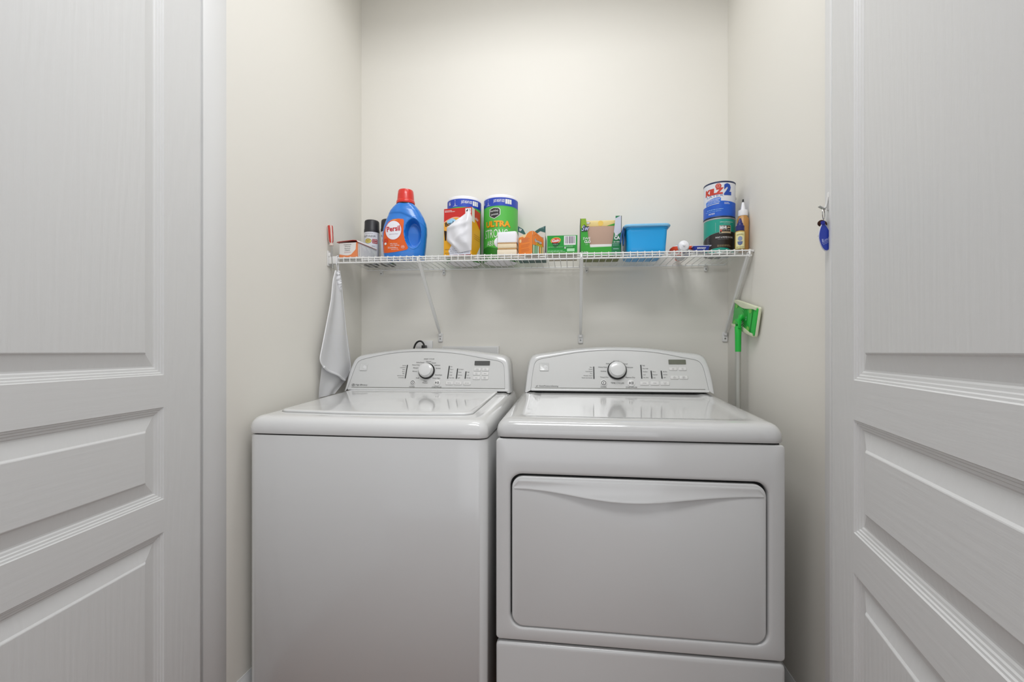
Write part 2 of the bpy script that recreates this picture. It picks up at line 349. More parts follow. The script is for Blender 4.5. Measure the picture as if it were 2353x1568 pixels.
def decor(root, org, con, spec, t):
    T = con.T(.0000); k = .00172
    t.m = M_INK
    for s_, px, py, hpx, al in spec['text']:
        a, c = con.ab(px, py); t.text(s_, a, c, hpx * k, T, al=al, bold=.004)
    t.build('control_panel', root, org, smooth=0)
    for (x0, y0, x1, y1, wpx) in spec['bars']:
        a0, c0 = con.ab(x0, y0); a1, c1 = con.ab(x1, y1); h = wpx * k / 2
        m = MB(); m.m = M_BLK; T2 = con.T(.0006); ring = [(a0 - h, c0), (a0 + h, c0), (a1 + h, c1), (a1 - h, c1)]
        m.loft([[T(*p) for p in ring], [T2(*p) for p in ring]]); m.build('indicator_strip', root, org, smooth=0)
    for (px, py, wpx, hpx, txt) in spec['buttons']:
        a, c = con.ab(px, py); w_, h_ = wpx * k / 2, hpx * k / 2
        m = MB(); rg = []
        for ins, hh in ((-.0008, -.001), (-.0003, .0008), (.0006, .0016), (.0016, .0018)):
            TT = con.T(hh); rg.append([TT(*p) for p in rrect(a - w_ + ins, a + w_ - ins, c - h_ + ins, c + h_ - ins, .0022, 3)])
        m.loft(rg, M_PLAS)
        if txt:
            tb = m; tb.m = M_INK; TT = con.T(.0021); ln = txt.split('|')
            for i, s_ in enumerate(ln): tb.text(s_, a, c + (len(ln) - 1 - 2 * i) * .0022, .0028 if len(ln) == 1 else .0024, TT, w=min(w_ * 1.6, .0016 * len(s_)), bold=.004)
        m.build('button', root, org, smooth=50)
    x0, y0, x1, y1, colr = spec['display']
    p = [con.ab(x0, y1), con.ab(x1, y1), con.ab(x1, y0), con.ab(x0, y0)]; m = MB(); T1, T2 = con.T(-.001), con.T(.0008)
    xa, xb, za, zb = min(q[0] for q in p), max(q[0] for q in p), min(q[1] for q in p), max(q[1] for q in p); rr = rrect(xa, xb, za, zb, .002, 3)
    m.loft([[T1(*q) for q in rr], [T2(*q) for q in rr]], mat('display_' + colr, '#' + colr, .12, coat=.6)); m.build('display_window', root, org, smooth=0)
    # badge
    x0, y0, x1, y1 = spec['badge']; a0, c0 = con.ab(x0, y1); a1, c1 = con.ab(x1, y0); m = MB(); rg = []
    for ins, hh in ((0, -.001), (0, .0016), (.0012, .0024), (.0022, .0020)):
        TT = con.T(hh); rg.append([TT(*q) for q in rrect(a0 + ins, a1 - ins, c0 + ins, c1 - ins, .003, 3)])
    m.loft(rg, M_FACE)
    am, cm, hw, hh_ = (a0 + a1) / 2, (c0 + c1) / 2, (a1 - a0) / 2 - .003, (c1 - c0) / 2
    for s0, s1 in ((-.15, .12), (-.45, -.22)):    # two swooshes across the badge
        up = [(am - hw + 2 * hw * i / 12, cm + hh_ * (s1 + .28 * math.sin(i / 12 * math.pi * 2 - 2.6) * (1 if s0 > -.4 else .6))) for i in range(13)]
        dn = [(am - hw + 2 * hw * i / 12, cm + hh_ * (s0 + .10 * math.sin(i / 12 * math.pi * 2 - 1.2))) for i in range(13)]
        TT = con.T(.0024); m.add([TT(*q) for q in up + dn], [(i, i + 1, 14 + i, 13 + i) for i in range(12)], mat('badge_line', '#e4e4e3', .2))
    m.build('emblem_badge', root, org, smooth=40)
    # knob
    kx, ky, rpx = spec['knob']; a, c = con.ab(kx, ky); r = rpx * k; R = Matrix((Vector((1, 0, 0)), con.up, con.n)).transposed(); ctr = con.T(0)(a, c)
    Rm = R
    def lathe_n(prof, m, name, par=root):
        mb_ = MB(); mb_.lathe(prof, 48, ctr, m, M=Rm); return mb_.build(name, par, org, smooth=35)
    lathe_n([(r * 1.10, -.001), (r * 1.10, .004), (r * 1.06, .0055), (r * .2, .0055)], M_BLK, 'knob_ring')
    lathe_n([(r * .96, .005), (r * .95, .016), (r * .93, .0175), (r * .87, .018), (r * .86, .0215), (r * .83, .0245), (r * .7, .026), (r * .35, .0268), (0.0005, .027)], mat('knob_silver', '#d9d9d8', .22, coat=.4), 'cycle_knob')
    # two round keys
    for (px, py, rp, kind) in spec['round']:
        a, c = con.ab(px, py); rr = rp * k; ct = con.T(0)(a, c)
        mb_ = MB(); mb_.lathe([(rr, -.001), (rr, .0010), (rr * .9, .0018), (rr * .2, .0018)], 28, ct, M_PLAS, M=Rm); T3 = con.T(.0022)
        if kind == 'power':
            n = 24; mb_.add([T3(a + q * math.cos(i * 2 * math.pi / n), c + q * math.sin(i * 2 * math.pi / n)) for q in (rr * .55, rr * .72) for i in range(n)], [(i, (i + 1) % n, n + (i + 1) % n, n + i) for i in range(n)], M_BLK)
            mb_.rect(a - rr * .08, a + rr * .08, c - rr * .35, c + rr * .35, T3, M_BLK)
        else:
            mb_.shape([(a - rr * .5, c - rr * .4), (a - .05 * rr, c), (a - rr * .5, c + rr * .4)], T3, M_INK)
            mb_.rect(a + rr * .12, a + rr * .28, c - rr * .4, c + rr * .4, T3, M_INK); mb_.rect(a + rr * .42, a + rr * .58, c - rr * .4, c + rr * .4, T3, M_INK)
        mb_.build('round_key', root, org, smooth=35)

# --- washer
WX0, WX1, WY0, WY1 = -.924, -.2262, 1.200, 1.880; WS = .8365
wo = ((WX0 + WX1) / 2, (WY0 + WY1) / 2, 0)
W = thing('washing_machine', 'white top-loading washing machine, the left one of the pair, with a plain front', 'washing machine', wo)
b = MB(); b.loft([[(x, y, z) for x, y in plan(WX0 + i, WX1 - i, WY0 + i, WY1, .03, .005)] for z, i in ((.03, .004), (.034, 0), (WS - .006, 0), (WS - .003, .0015), (WS - .0025, .006))], M_ENAM); b.build('cabinet', W, wo, smooth=50)
b = MB(); b.loft([[(x, y, z) for x, y in plan(WX0 + .006, WX1 - .006, WY0 + .006, WY1 - .004, .03, .005)] for z in (WS - .012, WS + .012)], M_DARK); b.build('seam_shade_fill', W, wo)  # near-black filler paints the shade inside the open seam
b = MB(); machine_top(b, WX0 - .001, WX1 + .001, WY0 - .002, WY1, WS + .001, .885, .9185, M_TOP, sc=.66); b.build('top_panel', W, wo, smooth=50)
for sx in (WX0 + .06, WX1 - .06):
    for sy in (WY0 + .06, WY1 - .06): b = MB(); b.lathe([(.02, 0), (.022, .004), (.012, .012), (.012, .035)], 16, (sx, sy, 0), M_BLK); b.build('foot', W, wo)
# lid: slightly proud, front edge bulging towards the viewer
def ztop(y, zf=.885, zr=.9185): return zf + (zr - zf) * (y - WY0) / (WY1 - WY0)
lx0, lx1, ly0, ly1 = WX0 + .045, WX1 - .058, WY0 + .078, 1.735
def lid_out(ins):
    out = []; r = .028; x0, x1, y0, y1 = lx0 + ins, lx1 - ins, ly0 + ins, ly1
    for cx, cy, a0 in ((x0 + r, y0 + r, 180), (x1 - r, y0 + r, 270)):
        for k in range(9): a = math.radians(a0 + 90 * k / 8); out.append((cx + r * math.cos(a), cy + r * math.sin(a)))
        if a0 == 180:
            for k in range(1, 16): out.append((x0 + r + (x1 - x0 - 2 * r) * k / 16, y0))
    out += [(x1, y1), (x0, y1)]; xm, hw = (x0 + x1) / 2, (x1 - x0) / 2
    return [(x, y - .020 * max(0, 1 - ((x - xm) / hw) ** 2) ** 1.3 if y < y0 + r else y) for x, y in out]
b = MB(); b.loft([[(x, y, ztop(y) + dz) for x, y in lid_out(i)] for i, dz in ((-.0015, -.004), (-.0015, .0004), (.0002, .0004), (.0002, .0035), (.0012, .0058), (.004, .007), (.012, .0074))], M_TOP); b.build('lid', W, wo, smooth=50)
b = MB(); gx = lid_out(-.0018); gi = lid_out(.0004); n = len(gx); b.add([(x, y, ztop(y) + .0006) for x, y in gx + gi], [(i, (i + 1) % n, n + (i + 1) % n, n + i) for i in range(n)], mat('lid_shade_line', '#8a8a88', .5)); b.build('lid_shade_line', W, wo, smooth=0)  # flat grey ring paints the soft shade line round the lid
wc = Console(WX0, WX1, 1.742, H - .1535, math.radians(19))
w_out = [(790.5, 899), (794, 888), (803.8, 851), (812, 832), (817, 823.5), (825, 818.2), (842, 815.6), (862, 812.5), (885, 809.3), (908, 806.5), (930, 804.5), (955, 803.2), (977, 802.7), (999, 802.8), (1027, 804), (1054, 805.8), (1080, 808.6), (1109, 812.5), (1135, 815.6), (1152, 817.8), (1161, 820.5), (1166, 827), (1168.5, 840), (1170, 870), (1171, 903.5)]
w_in = [(798, 893.6), (802, 882), (814.7, 847.6), (819.5, 835), (823, 830), (830, 826.6), (845, 823), (862, 819), (893, 813), (926, 809.3), (950, 808.2), (972, 807.9), (990, 808.2), (1008.4, 809), (1030, 810.6), (1054, 813), (1077, 817), (1099.8, 821.4), (1122, 825.6), (1143, 829), (1151, 830.8), (1156, 834), (1158.6, 842), (1160, 871), (1160.3, 899)]
FACE = make_console(W, wo, wc, w_out, w_in, .105)
base_trim(W, wo, wc, WX0 + .028, WX1 - .018)
TX = [('SMART CYCLES', 986, 825.3, 2.6, 'c'), ('Normal', 985, 831, 2.6, 'c'), ('Casual', 992, 834, 2.6, 'l'), ('Bulky/Sheets', 975, 833.6, 2.6, 'r'), ('Delicates', 998.5, 839.5, 2.6, 'l'), ('Heavy Duty', 964, 839.2, 2.6, 'r'), ('Sanitize', 1001.5, 846.6, 2.6, 'l'), ('Allergen', 961, 846, 2.6, 'r'), ('Whitest', 959, 853.6, 2.6, 'r'),
      ('Rinse/Spin', 1000, 862.3, 2.8, 'l'), ('Drain+Spin', 994, 869.6, 2.8, 'l'), ('Soak', 963, 868.8, 2.8, 'r'), ('Clean', 977, 876, 2.8, 'c'), ('Washer', 976.5, 880, 2.8, 'c'), ('POWER', 946.8, 889, 2.6, 'c'), ('START/PAUSE', 1003.3, 889.8, 2.6, 'c'),
      ('High Efficiency', 817.5, 885, 3.4, 'l')]
for i, s_ in enumerate(['Sensing', 'Soak/Wash', 'Wash', 'Rinse', 'Spin', 'Add Garment', 'Lid Locked']): TX.append((s_, 933 - i * .9, 840.5 + i * 4.6, 2.1, 'r'))
for i, s_ in enumerate(['Hot', 'Warm', 'Cool', 'Cold', 'Tap Cold']): TX.append((s_, 1035 - i * .8, 842.7 + i * 6.5, 2.1, 'l'))
for i, s_ in enumerate(['Ex Heavy', 'Heavy', 'Medium', 'Light']): TX.append((s_, 1054 - i * .8, 849.3 + i * 6.5, 2.1, 'l'))
for i, s_ in enumerate(['High', 'Low', 'No Spin']): TX.append((s_, 1073.5 - i * .8, 855.7 + i * 6.6, 2.1, 'l'))
decor(W, wo, wc, dict(text=TX, bars=[(936.3, 839, 931.1, 869.9, 2.0), (1032.6, 841.2, 1028.5, 870.5, 2.2), (1051.6, 847.3, 1048.6, 870.5, 2.2), (1070.9, 854, 1068.7, 870.5, 2.2)],
     buttons=[(1032.7, 881, 17, 7.6, 'Wash Temp'), (1052.3, 881, 17, 7.6, 'Soil Level'), (1073.3, 881.2, 17, 7.6, 'Spin Speed'), (1097, 849.4, 16, 7.2, 'Custom|Refresh'), (1115.7, 849.4, 15, 7.2, 'Fan|Fresh'), (1095.2, 859.1, 16, 7.2, 'Extra|Rinse'), (1114.8, 859.1, 15, 7.2, 'Options'), (1094.7, 869, 16, 7.2, 'Steam'), (1114, 869, 15, 7.2, 'Signal|Volume')],
     display=(1091, 830, 1125.5, 840, '565655'), badge=(826, 835.4, 845.5, 852), knob=(980.5, 853, 17.6), round=[(948.5, 879.6, 6.4, 'power'), (1004.2, 880, 7.4, 'start')]), FACE)
b = MB(); T = wc.T(.0004); a, c = wc.ab(812, 884.6); b.ell(a, c, .0068, .0042, T, M_INK); b.ell(a, c, .0052, .0028, wc.T(.0006), M_FACE); b.ell(a, c + .001, .003, .0014, wc.T(.0008), M_INK); b.build('efficiency_mark', W, wo, smooth=0)

# --- dryer
DX0, DX1, DY0, DY1 = -.205, .531, 1.226, 1.930; DS = .8385
do = ((DX0 + DX1) / 2, (DY0 + DY1) / 2, 0)
D = thing('clothes_dryer', 'white clothes dryer with a large front-opening door, the right one of the pair', 'dryer', do)
b = MB(); b.loft([[(x, y, z) for x, y in plan(DX0 + .003, DX1 - .003, DY0 + .024, DY1, .01, 0)] for z in (.03, DS - .004)], M_ENAMB); b.build('cabinet', D, do, smooth=50)
b = MB(); b.box(DX0 + .010, DX1 - .010, DY0 + .012, DY0 + .08, DS - .014, DS + .012, 0, M_DARK); b.build('seam_shade_fill', D, do); b = MB(); b.box(DX0 + .012, DX1 - .012, DY0 + .0165, DY0 + .06, .26, .31, 0, M_DARK); b.build('seam_shade_fill', D, do)  # dark fillers put seam shade into colour, above and below the front panel
b = MB(); machine_top(b, DX0 - .001, DX1 + .001, DY0 - .002, DY1, DS + .001, .8865, .9215, mat('dryer_top_enamel', '#cdcdcc', .10, spec=.5, coat=.4), extra=((.060, .0), (.068, -.0022), (.083, -.003)), sc=.72); b.build('top_panel', D, do, smooth=50)
for sx in (DX0 + .06, DX1 - .06):
    for sy in (DY0 + .08, DY1 - .06): b = MB(); b.lathe([(.02, 0), (.022, .004), (.012, .012), (.012, .035)], 16, (sx, sy, 0), M_BLK); b.build('foot', D, do)
# front panel: frame round the door
ox0, ox1, oz0, oz1 = -.1668, .4925, .3265, .7405
P0, P1 = .2905, DS - .0035
rg = []
for (kind, ins, y, r) in (('o', .002, .024, .010), ('o', 0, .010, .010), ('o', 0, .004, .010), ('o', .0012, .0012, .010), ('o', .004, 0, .009), ('i', -.010, 0, .042), ('i', -.005, .0004, .038), ('i', -.002, .0016, .036), ('i', 0, .0045, .034), ('i', .001, .022, .033)):
    ol = rrect(DX0 + ins, DX1 - ins, P0 + ins, P1 - ins, r, 8) if kind == 'o' else rrect(ox0 + ins, ox1 - ins, oz0 + ins, oz1 - ins, r, 8)
    rg.append([(x, DY0 + y, z) for x, z in ol])
b = MB(); b.loft(rg, M_ENAM, False, False); b.build('front_panel', D, do, smooth=50)
b = MB(); b.box(ox0 - .004, ox1 + .004, DY0 + .021, DY0 + .0235, oz0 - .004, oz1 + .004, 0, M_DARK); b.build('door_gap_shade', D, do)  # dark sheet painting the shade behind the gap round the door
# kick panel
rg = []
for ins, y in ((.006, .024), (0, .018), (0, .007), (.0015, .0025), (.005, .0004), (.012, 0)):
    rg.append([(x, DY0 + y, z) for x, z in rrect(DX0 + ins * .7, DX1 - ins * .7, .03 + ins, .2835 - ins * 1.1, .012, 6)])
b = MB(); b.loft(rg, M_ENAM); b.build('lower_panel', D, do, smooth=50)
# door
ex0, ex1, ez0, ez1 = -.1612, .4862, .3300, .7340
rg = []
for ins, y in ((.002, .020), (0, .018), (0, .003), (.001, .0008), (.003, 0)):
    rg.append([(x, DY0 + y, z) for x, z in rrect(ex0 + ins, ex1 - ins, ez0 + ins, ez1 - ins, .031, 8)])
b = MB(); b.loft(rg, M_ENAM); DR = b.build('door', D, do, smooth=50)
# pull: scooped lip along the top of the door
b = MB(); n = 60; hx0, hx1 = ex0 + .0065, ex1 - .0065; zt = ez1 - .0085; rows = []
zb_px = [(1182, 1124), (1220, 1126.5), (1260, 1131), (1305, 1138), (1350, 1146), (1400, 1152.5), (1440, 1155.5), (1480, 1156.3), (1520, 1154.8), (1570, 1151), (1620, 1147.5), (1670, 1145.2), (1720, 1144.2), (1756, 1144.5)]
zb = [hit_y(px, py, DY0 - .004) for px, py in zb_px]
def zbot(x):
    for i in range(len(zb) - 1):
        if x <= zb[i + 1].x or i == len(zb) - 2:
            u = (x - zb[i].x) / (zb[i + 1].x - zb[i].x); u = max(-.2, min(1.2, u)); return zb[i].z + (zb[i + 1].z - zb[i].z) * u
for i in range(n + 1):
    t = i / n; x = hx0 + (hx1 - hx0) * t; bell = max(0, math.sin(math.pi * t)) ** 2.2; pr = .0022 + .012 * bell; z0_ = zbot(x)
    cr = .015; dx = min(x - hx0, hx1 - x); drop = (cr - math.sqrt(max(0, cr * cr - (cr - dx) ** 2))) if dx < cr else 0
    ztx = max(zt - drop, z0_ + .004); y = DY0
    rows.append([(x, y + .004, ztx), (x, y - .0014, ztx - .0004), (x, y - .0020, ztx - .0022), (x, y - .0012 - pr * .10, ztx + (z0_ - ztx) * .25), (x, y - pr * .42, ztx + (z0_ - ztx) * .55), (x, y - pr * .80, ztx + (z0_ - ztx) * .85), (x, y - pr, z0_ + .0015), (x, y - pr + .0005, z0_), (x, y + .0006, z0_ + .004)])
b.loft(rows, M_ENAM, True, True, closed=True); b.build('door_handle', DR, do, smooth=45)
dc = Console(DX0, DX1, 1.765, H - .1505, math.radians(20))
d_out = [(1206, 902), (1208, 885), (1210, 867.9), (1213, 848), (1216, 832), (1219.5, 822), (1226, 816.6), (1245, 814), (1270, 811), (1290, 807.9), (1310, 805), (1330, 802.8), (1350, 801.2), (1370, 800.2), (1390, 799.7), (1415, 799.6), (1440, 800), (1465, 801), (1490, 802.4), (1510, 804.4), (1530, 807), (1550, 809.6), (1570, 812), (1590, 813.8), (1606, 815.4), (1615.5, 818.3), (1622, 826), (1627, 837), (1631.5, 850), (1637.5, 874), (1642.5, 905)]
d_in = [(1219, 897.4), (1220.5, 884), (1222, 869.9), (1224.6, 852), (1227, 838), (1230.5, 829.5), (1238, 825.3), (1260, 821.6), (1280, 818), (1300, 814.4), (1320, 811.2), (1340, 808.8), (1360, 807), (1380, 805.8), (1400, 805.2), (1420, 805.2), (1440, 805.8), (1465, 806.8), (1490, 808.5), (1510, 810.8), (1530, 814), (1550, 818.2), (1570, 822.3), (1588, 825), (1601.5, 827.2), (1609.5, 832), (1615, 841), (1620, 858), (1629.5, 899.4)]
FACE = make_console(D, do, dc, d_out, d_in, .10)
base_trim(D, do, dc, DX0 + .050, DX1 - .030)
TX = [('Normal', 1415.7, 830.3, 2.7, 'c'), ('Bulky', 1401, 836.3, 2.6, 'r'), ('Casual', 1432, 836.3, 2.6, 'l'), ('Heavy Duty', 1395, 844.4, 2.8, 'r'), ('Delicates', 1439, 844.4, 2.8, 'l'), ('Sanitize', 1393, 853.3, 2.8, 'r'), ('Timed Dry', 1398, 867.6, 2.8, 'r'), ('Express Dry', 1438, 868, 2.8, 'l'),
      ('TIME CYCLES', 1418.7, 880.7, 3.4, 'c'), ('POWER', 1387.2, 890, 2.6, 'c'), ('START/PAUSE', 1451, 890.4, 2.8, 'c'), ('AutoMoistureSensing', 1239, 887.6, 3.4, 'l')]
for i, s_ in enumerate(['Wet', 'Damp', 'Cool Down', 'Dry', 'Wrinkle Guard', 'Check Lint Screen']): TX.append((s_, 1361, 844.3 + i * 4.85, 2.2, 'r'))
for i, s_ in enumerate(['High', 'Med High', 'Medium', 'Low', 'Air Only']): TX.append((s_, 1476 + i * .6, 840.6 + i * 6.9, 2.2, 'l'))
for i, s_ in enumerate(['More', 'Normal', 'Less']): TX.append((s_, 1499.5 + i * .6, 854.4 + i * 6.9, 2.2, 'l'))
for i, s_ in enumerate(['80 Min', '40 Min', 'Off']): TX.append((s_, 1523.5 + i * .6, 854.4 + i * 6.9, 2.2, 'l'))
decor(D, do, dc, dict(text=TX, bars=[(1364.2, 842.9, 1364.8, 870.9, 2.3), (1472.4, 839, 1474.8, 870.3, 2.3), (1496, 852.4, 1498, 870.3, 2.3), (1519.2, 852.4, 1521.4, 870.3, 2.3)],
     buttons=[(1481, 881.3, 18.5, 8, 'Dry Temp'), (1504.6, 881.3, 18.5, 8, 'Dryness'), (1528, 881.5, 18.5, 8, 'Wrinkle|Guard'), (1546.6, 848.3, 16, 6.6, 'Less|Time'), (1568.5, 848.3, 16, 6.6, 'More|Time'), (1549.8, 867.9, 17, 7.4, 'Damp|Signal'), (1571, 867.9, 17, 7.4, 'Cycle|Signal')],
     display=(1536.5, 827, 1575.5, 837.4, '6c6f62'), badge=(1240, 834.3, 1261, 852.6), knob=(1417.7, 851.6, 19.4), round=[(1387.2, 880.5, 7.4, 'power'), (1450.3, 880.9, 8, 'start')]), FACE)
b = MB(); T = dc.T(.0002); a, c = dc.ab(1234, 887.5); b.text('67', a, c, .0052, T, M_INK, shear=.3, bold=.01); b.build('sensing_mark', D, do, smooth=0)

# ------------------------------------------------------------------ wire shelf
YF, YK = 1.688, 1.958
SL = -.0085
def zs(x): return H + .3712 + SL * (x + .85)          # axis of the deck wires
so = (-.1475, YF, zs(-.1475))
S = thing('wire_shelf', 'long white vinyl-coated wire shelf fixed to the back wall above the machines', 'shelf', so)
sx0, sx1 = -.9095, .6145
def rod(name, pts, r, nn=8): b = MB(); b.tube(pts, r, nn, M_WIRE); return b.build(name, S, so)
for nm, y, dz, r in (('front_top_rail', YF, -.0045, .0030), ('front_bottom_rail', YF - .001, -.0225, .0030), ('middle_rail', YF + .042, -.0045, .0028), ('back_rail', YK, -.0045, .0030)):
    rod(nm, [(x, y, zs(x) + dz) for x in (sx0 - .006, sx1 + .006)], r)
proto = None
for i in range(61):
    x = sx0 + i * .0254; dx = x - so[0]
    if proto is None:
        b = MB(); b.tube([(0, YK + .003, -.0005), (0, YF + .004, 0), (0, YF - .0025, -.001), (0, YF - .0042, -.006), (0, YF - .0046, -.0245)], .00155, 6, M_WIRE)
        for v in b.v: v.z += so[2]; v.x += so[0]
        proto = b.build('deck_wire', S, so); q = proto
    else: q = proto.copy(); C.objects.link(q); q.parent = S
    q.location = (dx, 0, SL * dx)
# wall bracket at the left end
b = MB(); zb_ = zs(-.93); b.box(XL + .0005, XL + .004, YF - .016, YF + .022, zb_ - .036, zb_ + .024, .0015, M_PLAS); b.box(XL + .003, sx0 - .002, YF - .010, YF + .008, zb_ - .028, zb_ + .002, .003, M_PLAS, 3); b.box(XL + .002, XL + .012, YF - .012, YF + .012, zb_, zb_ + .016, .002, M_PLAS); b.build('end_bracket', S, so)
b = MB(); zb_ = zs(.62); b.box(sx1 + .004, XR - .0005, YF + .004, YF + .014, zb_ - .009, zb_ - .001, .002, M_PLAS); b.build('end_bracket', S, so)
# braces
for xb_, (fx, fy) in ((-.585, (1012, 776)), (.0345, (1334, 779)), (.6125, (1666, 775))):
    f = hit_y(fx, fy, YB - .004); xf = f.x
    top = Vector((xb_, YF + .002, zs(xb_) - .010)); bot = Vector((xf, YB - .010, f.z + .018)); b = MB()
    d = (bot - top).normalized(); sd = Vector((1, 0, 0)); nn = d.cross(sd).normalized(); rings = []
    for k, (t, wd, th) in enumerate(((0, .006, .004), (.06, .0065, .005), (.12, .0065, .006), (.9, .0065, .006), (.97, .005, .004), (1, .004, .003))):
        p = top.lerp(bot, t); rings.append([p + sd * a * wd + nn * c_ * th for a, c_ in ((-1, -.5), (-.6, -1), (.6, -1), (1, -.5), (1, .5), (.6, 1), (-.6, 1), (-1, .5))])
    b.loft(rings, M_WIRE); br = b.build('support_brace', S, so)
    b = MB(); b.tube([top + Vector((0, .012, -.006)), top + Vector((0, -.004, .002)), top + Vector((0, -.008, -.008)), top + Vector((0, -.004, -.016))], .003, 8, M_WIRE); b.build('brace_hook', br, so)
    b = MB(); rg = []
    for ins, y in ((0, .0005), (0, .0045), (.002, .0065)):
        rg.append([(x, YB - y, z) for x, z in rrect(xf - .0105 + ins, xf + .0105 - ins, f.z - .020 + ins, f.z + .020 - ins, .005, 4)])
    b.loft(rg, M_PLAS); b.box(xf - .006, xf + .006, YB - .013, YB - .005, f.z + .006, f.z + .019, .0015, M_PLAS); b.lathe([(.0035, 0), (.0033, .0015), (.001, .002)], 12, (xf, YB - .0062, f.z - .006), mat('screw', '#8f8f8c', .35, .6), '-y'); b.build('foot_plate', br, so)
for px, py in ((876, 630), (1020, 625), (1348, 619), (1622, 613)):
    p = hit_y(px, py, YB - .006); z = zs(p.x) - .0045; b = MB(); rg = []
    for ins, y in ((0, .0005), (0, .006), (.0015, .008)): rg.append([(xx, YB - y, zz) for xx, zz in rrect(p.x - .007 + ins, p.x + .007 - ins, z - .024 + ins, z + .003 - ins, .005, 4)])
    b.loft(rg, M_PLAS); b.tube([(p.x - .006, YK, z), (p.x + .006, YK, z)], .0052, 10, M_PLAS); b.lathe([(.003, 0), (.0025, .0015)], 10, (p.x, YB - .008, z - .015), mat('screw'), '-y'); b.build('wall_clip', S, so)

TOPZ = lambda x: zs(x) + .0018
def place(x, y, rz=0): return (x, y, TOPZ(x)), (0, -SL, rz)
def P(px, py, Y): return hit_y(px, py, Y)
def ftag(o, l): o['label'] = l; return o
def front(y, off=.0004): return lambda a, b: Vector((a, y - off, b))
def side_r(x, off=.0004): return lambda a, b: Vector((x + off, a, b))     # a runs towards the back
def side_l(x, off=.0004): return lambda a, b: Vector((x - off, -a, b))
def under(z, off=.0004): return lambda a, b: Vector((a, b, z - off))
def lines(b, T, x0, x1, y0, dy, n, th, m, seed=0, step=0):
    """rows of small print too fine to read in the photo"""
    r = random.Random(seed)
    for i in range(n):
        x = x0; y = y0 - i * dy; e = x1 - r.random() * (x1 - x0) * .25
        while x < e:
            w_ = min(e - x, (x1 - x0) * (.05 + .12 * r.random())); b.rect(x, x + w_, y - th / 2, y + th / 2, T, m, step); x += w_ + (x1 - x0) * .025
RED = mat('print_red', '#c8281e', .4); ORG = mat('print_orange', '#e8641a', .4); WHT = mat('print_white', '#ececec', .4); BLU = mat('print_blue', '#1f4fb8', .4)
NVY = mat('print_navy', '#1c2a5e', .4); GRY = mat('print_grey', '#8f9096', .5); BLK = mat('print_black', '#1a1a1c', .4); YEL = mat('print_yellow', '#e9c22c', .4)

# --- screwdriver standing through the wires by the left wall
x, y = -.9335, 1.680
o = thing('screwdriver', 'screwdriver with clear red-striped handle standing upright by the left shelf bracket', 'screwdriver', (x, y, zs(x) + .048), (0, math.radians(-4), 0))
hm = mat('handle_red', '#c5301f', .25, coat=.5); cm = mat('handle_clear', '#d9c9bf', .15, coat=.6)
n = 24; prof = [(.0078, .0745), (.0100, .0730), (.0105, .068), (.0100, .03), (.0092, .014), (.0062, .006), (.0058, .001), (.0092, -.0015), (.0092, -.0045), (.004, -.006)]
b = MB(); b.m = cm
rings = [[((r * (1 + (.06 if (k // 2) % 2 else -.06) * (1 if .01 < z < .073 else 0))) * math.cos(k * 2 * math.pi / n), (r * (1 + (.06 if (k // 2) % 2 else -.06) * (1 if .01 < z < .073 else 0))) * math.sin(k * 2 * math.pi / n), z) for k in range(n)] for r, z in prof]
b.loft(rings, cm); i_ = b.mi(hm)
for q, f in enumerate(b.f):
    if len(f) == 4 and min(b.v[k].z for k in f) > .004 and min(f) % n in (16, 17, 18, 19, 5, 6, 11, 12, 22, 0): b.fm[q] = i_
b.build('handle', o)
b = MB(); b.lathe([(.003, -.008), (.003, -.085), (.0026, -.092), (.0012, -.096)], 12, (0, 0, 0), M_STEEL); b.build('shank', o)

# --- opened carton of washing machine cleaner
loc, rot = place(-.866, 1.772, math.radians(-7)); o = thing('cleaner_box', 'low orange and white carton of washing machine cleaner with its red-lined lid lifted', 'box', loc, rot)
w_, d_, h_ = .081, .140, .0575; CW = mat('carton_white', '#e4e3e0', .45)
b = MB(); b.box(-w_ / 2, w_ / 2, -d_ / 2, d_ / 2, 0, h_, .0006, CW, 1); F_ = front(-d_ / 2); OR2 = mat('carton_orange', '#e98a55', .45)
b.shape([(-w_ / 2, .0005), (w_ / 2, .0005), (w_ / 2, h_), (w_ / 2 - .006, h_), (w_ / 2 - .008, .03), (.012, .0105), (-.002, .0075), (-.016, .0085), (-w_ / 2, .013)], F_, OR2)
for i, (s_, hh, ww) in enumerate((('TOURWASH', .0038, .034), ('Washing', .0042, .026), ('Machine', .0042, .026), ('Cleaner', .0042, .024))): b.text(s_, -.004, .050 - i * .0072, hh, front(-d_ / 2, .0007), M_INK, w=ww, bold=.01)
lines(b, front(-d_ / 2, .0007), -.018, .012, .0215, .0028, 2, .0009, mat('print_pink', '#c78f9a'), 3)
R_ = side_r(w_ / 2); b.rect(-d_ / 2, -d_ / 2 + .004, 0, h_, R_, OR2)
b.text('Washing Machine Cleaner', -d_ / 2 + .014, h_ / 2, .004, side_r(w_ / 2, .0006), M_INK, w=.045, rot=math.pi / 2)
for i in range(12): b.rect(-d_ / 2 + .026 + i * .0085, -d_ / 2 + .0285 + i * .0085, .006 + (i % 3) * .004, h_ - .008 - (i % 4) * .005, R_, mat('print_faint', '#bdbdc4', .5))
for i in range(7): b.rect(d_ / 2 - .022 + i * .0028, d_ / 2 - .0208 + i * .0028, .006, .026, side_r(w_ / 2, .0006), NVY)
b.build('carton', o)
b = MB(); rl = mat('flap_red', '#b5261b', .35); zt_ = h_ + .0012
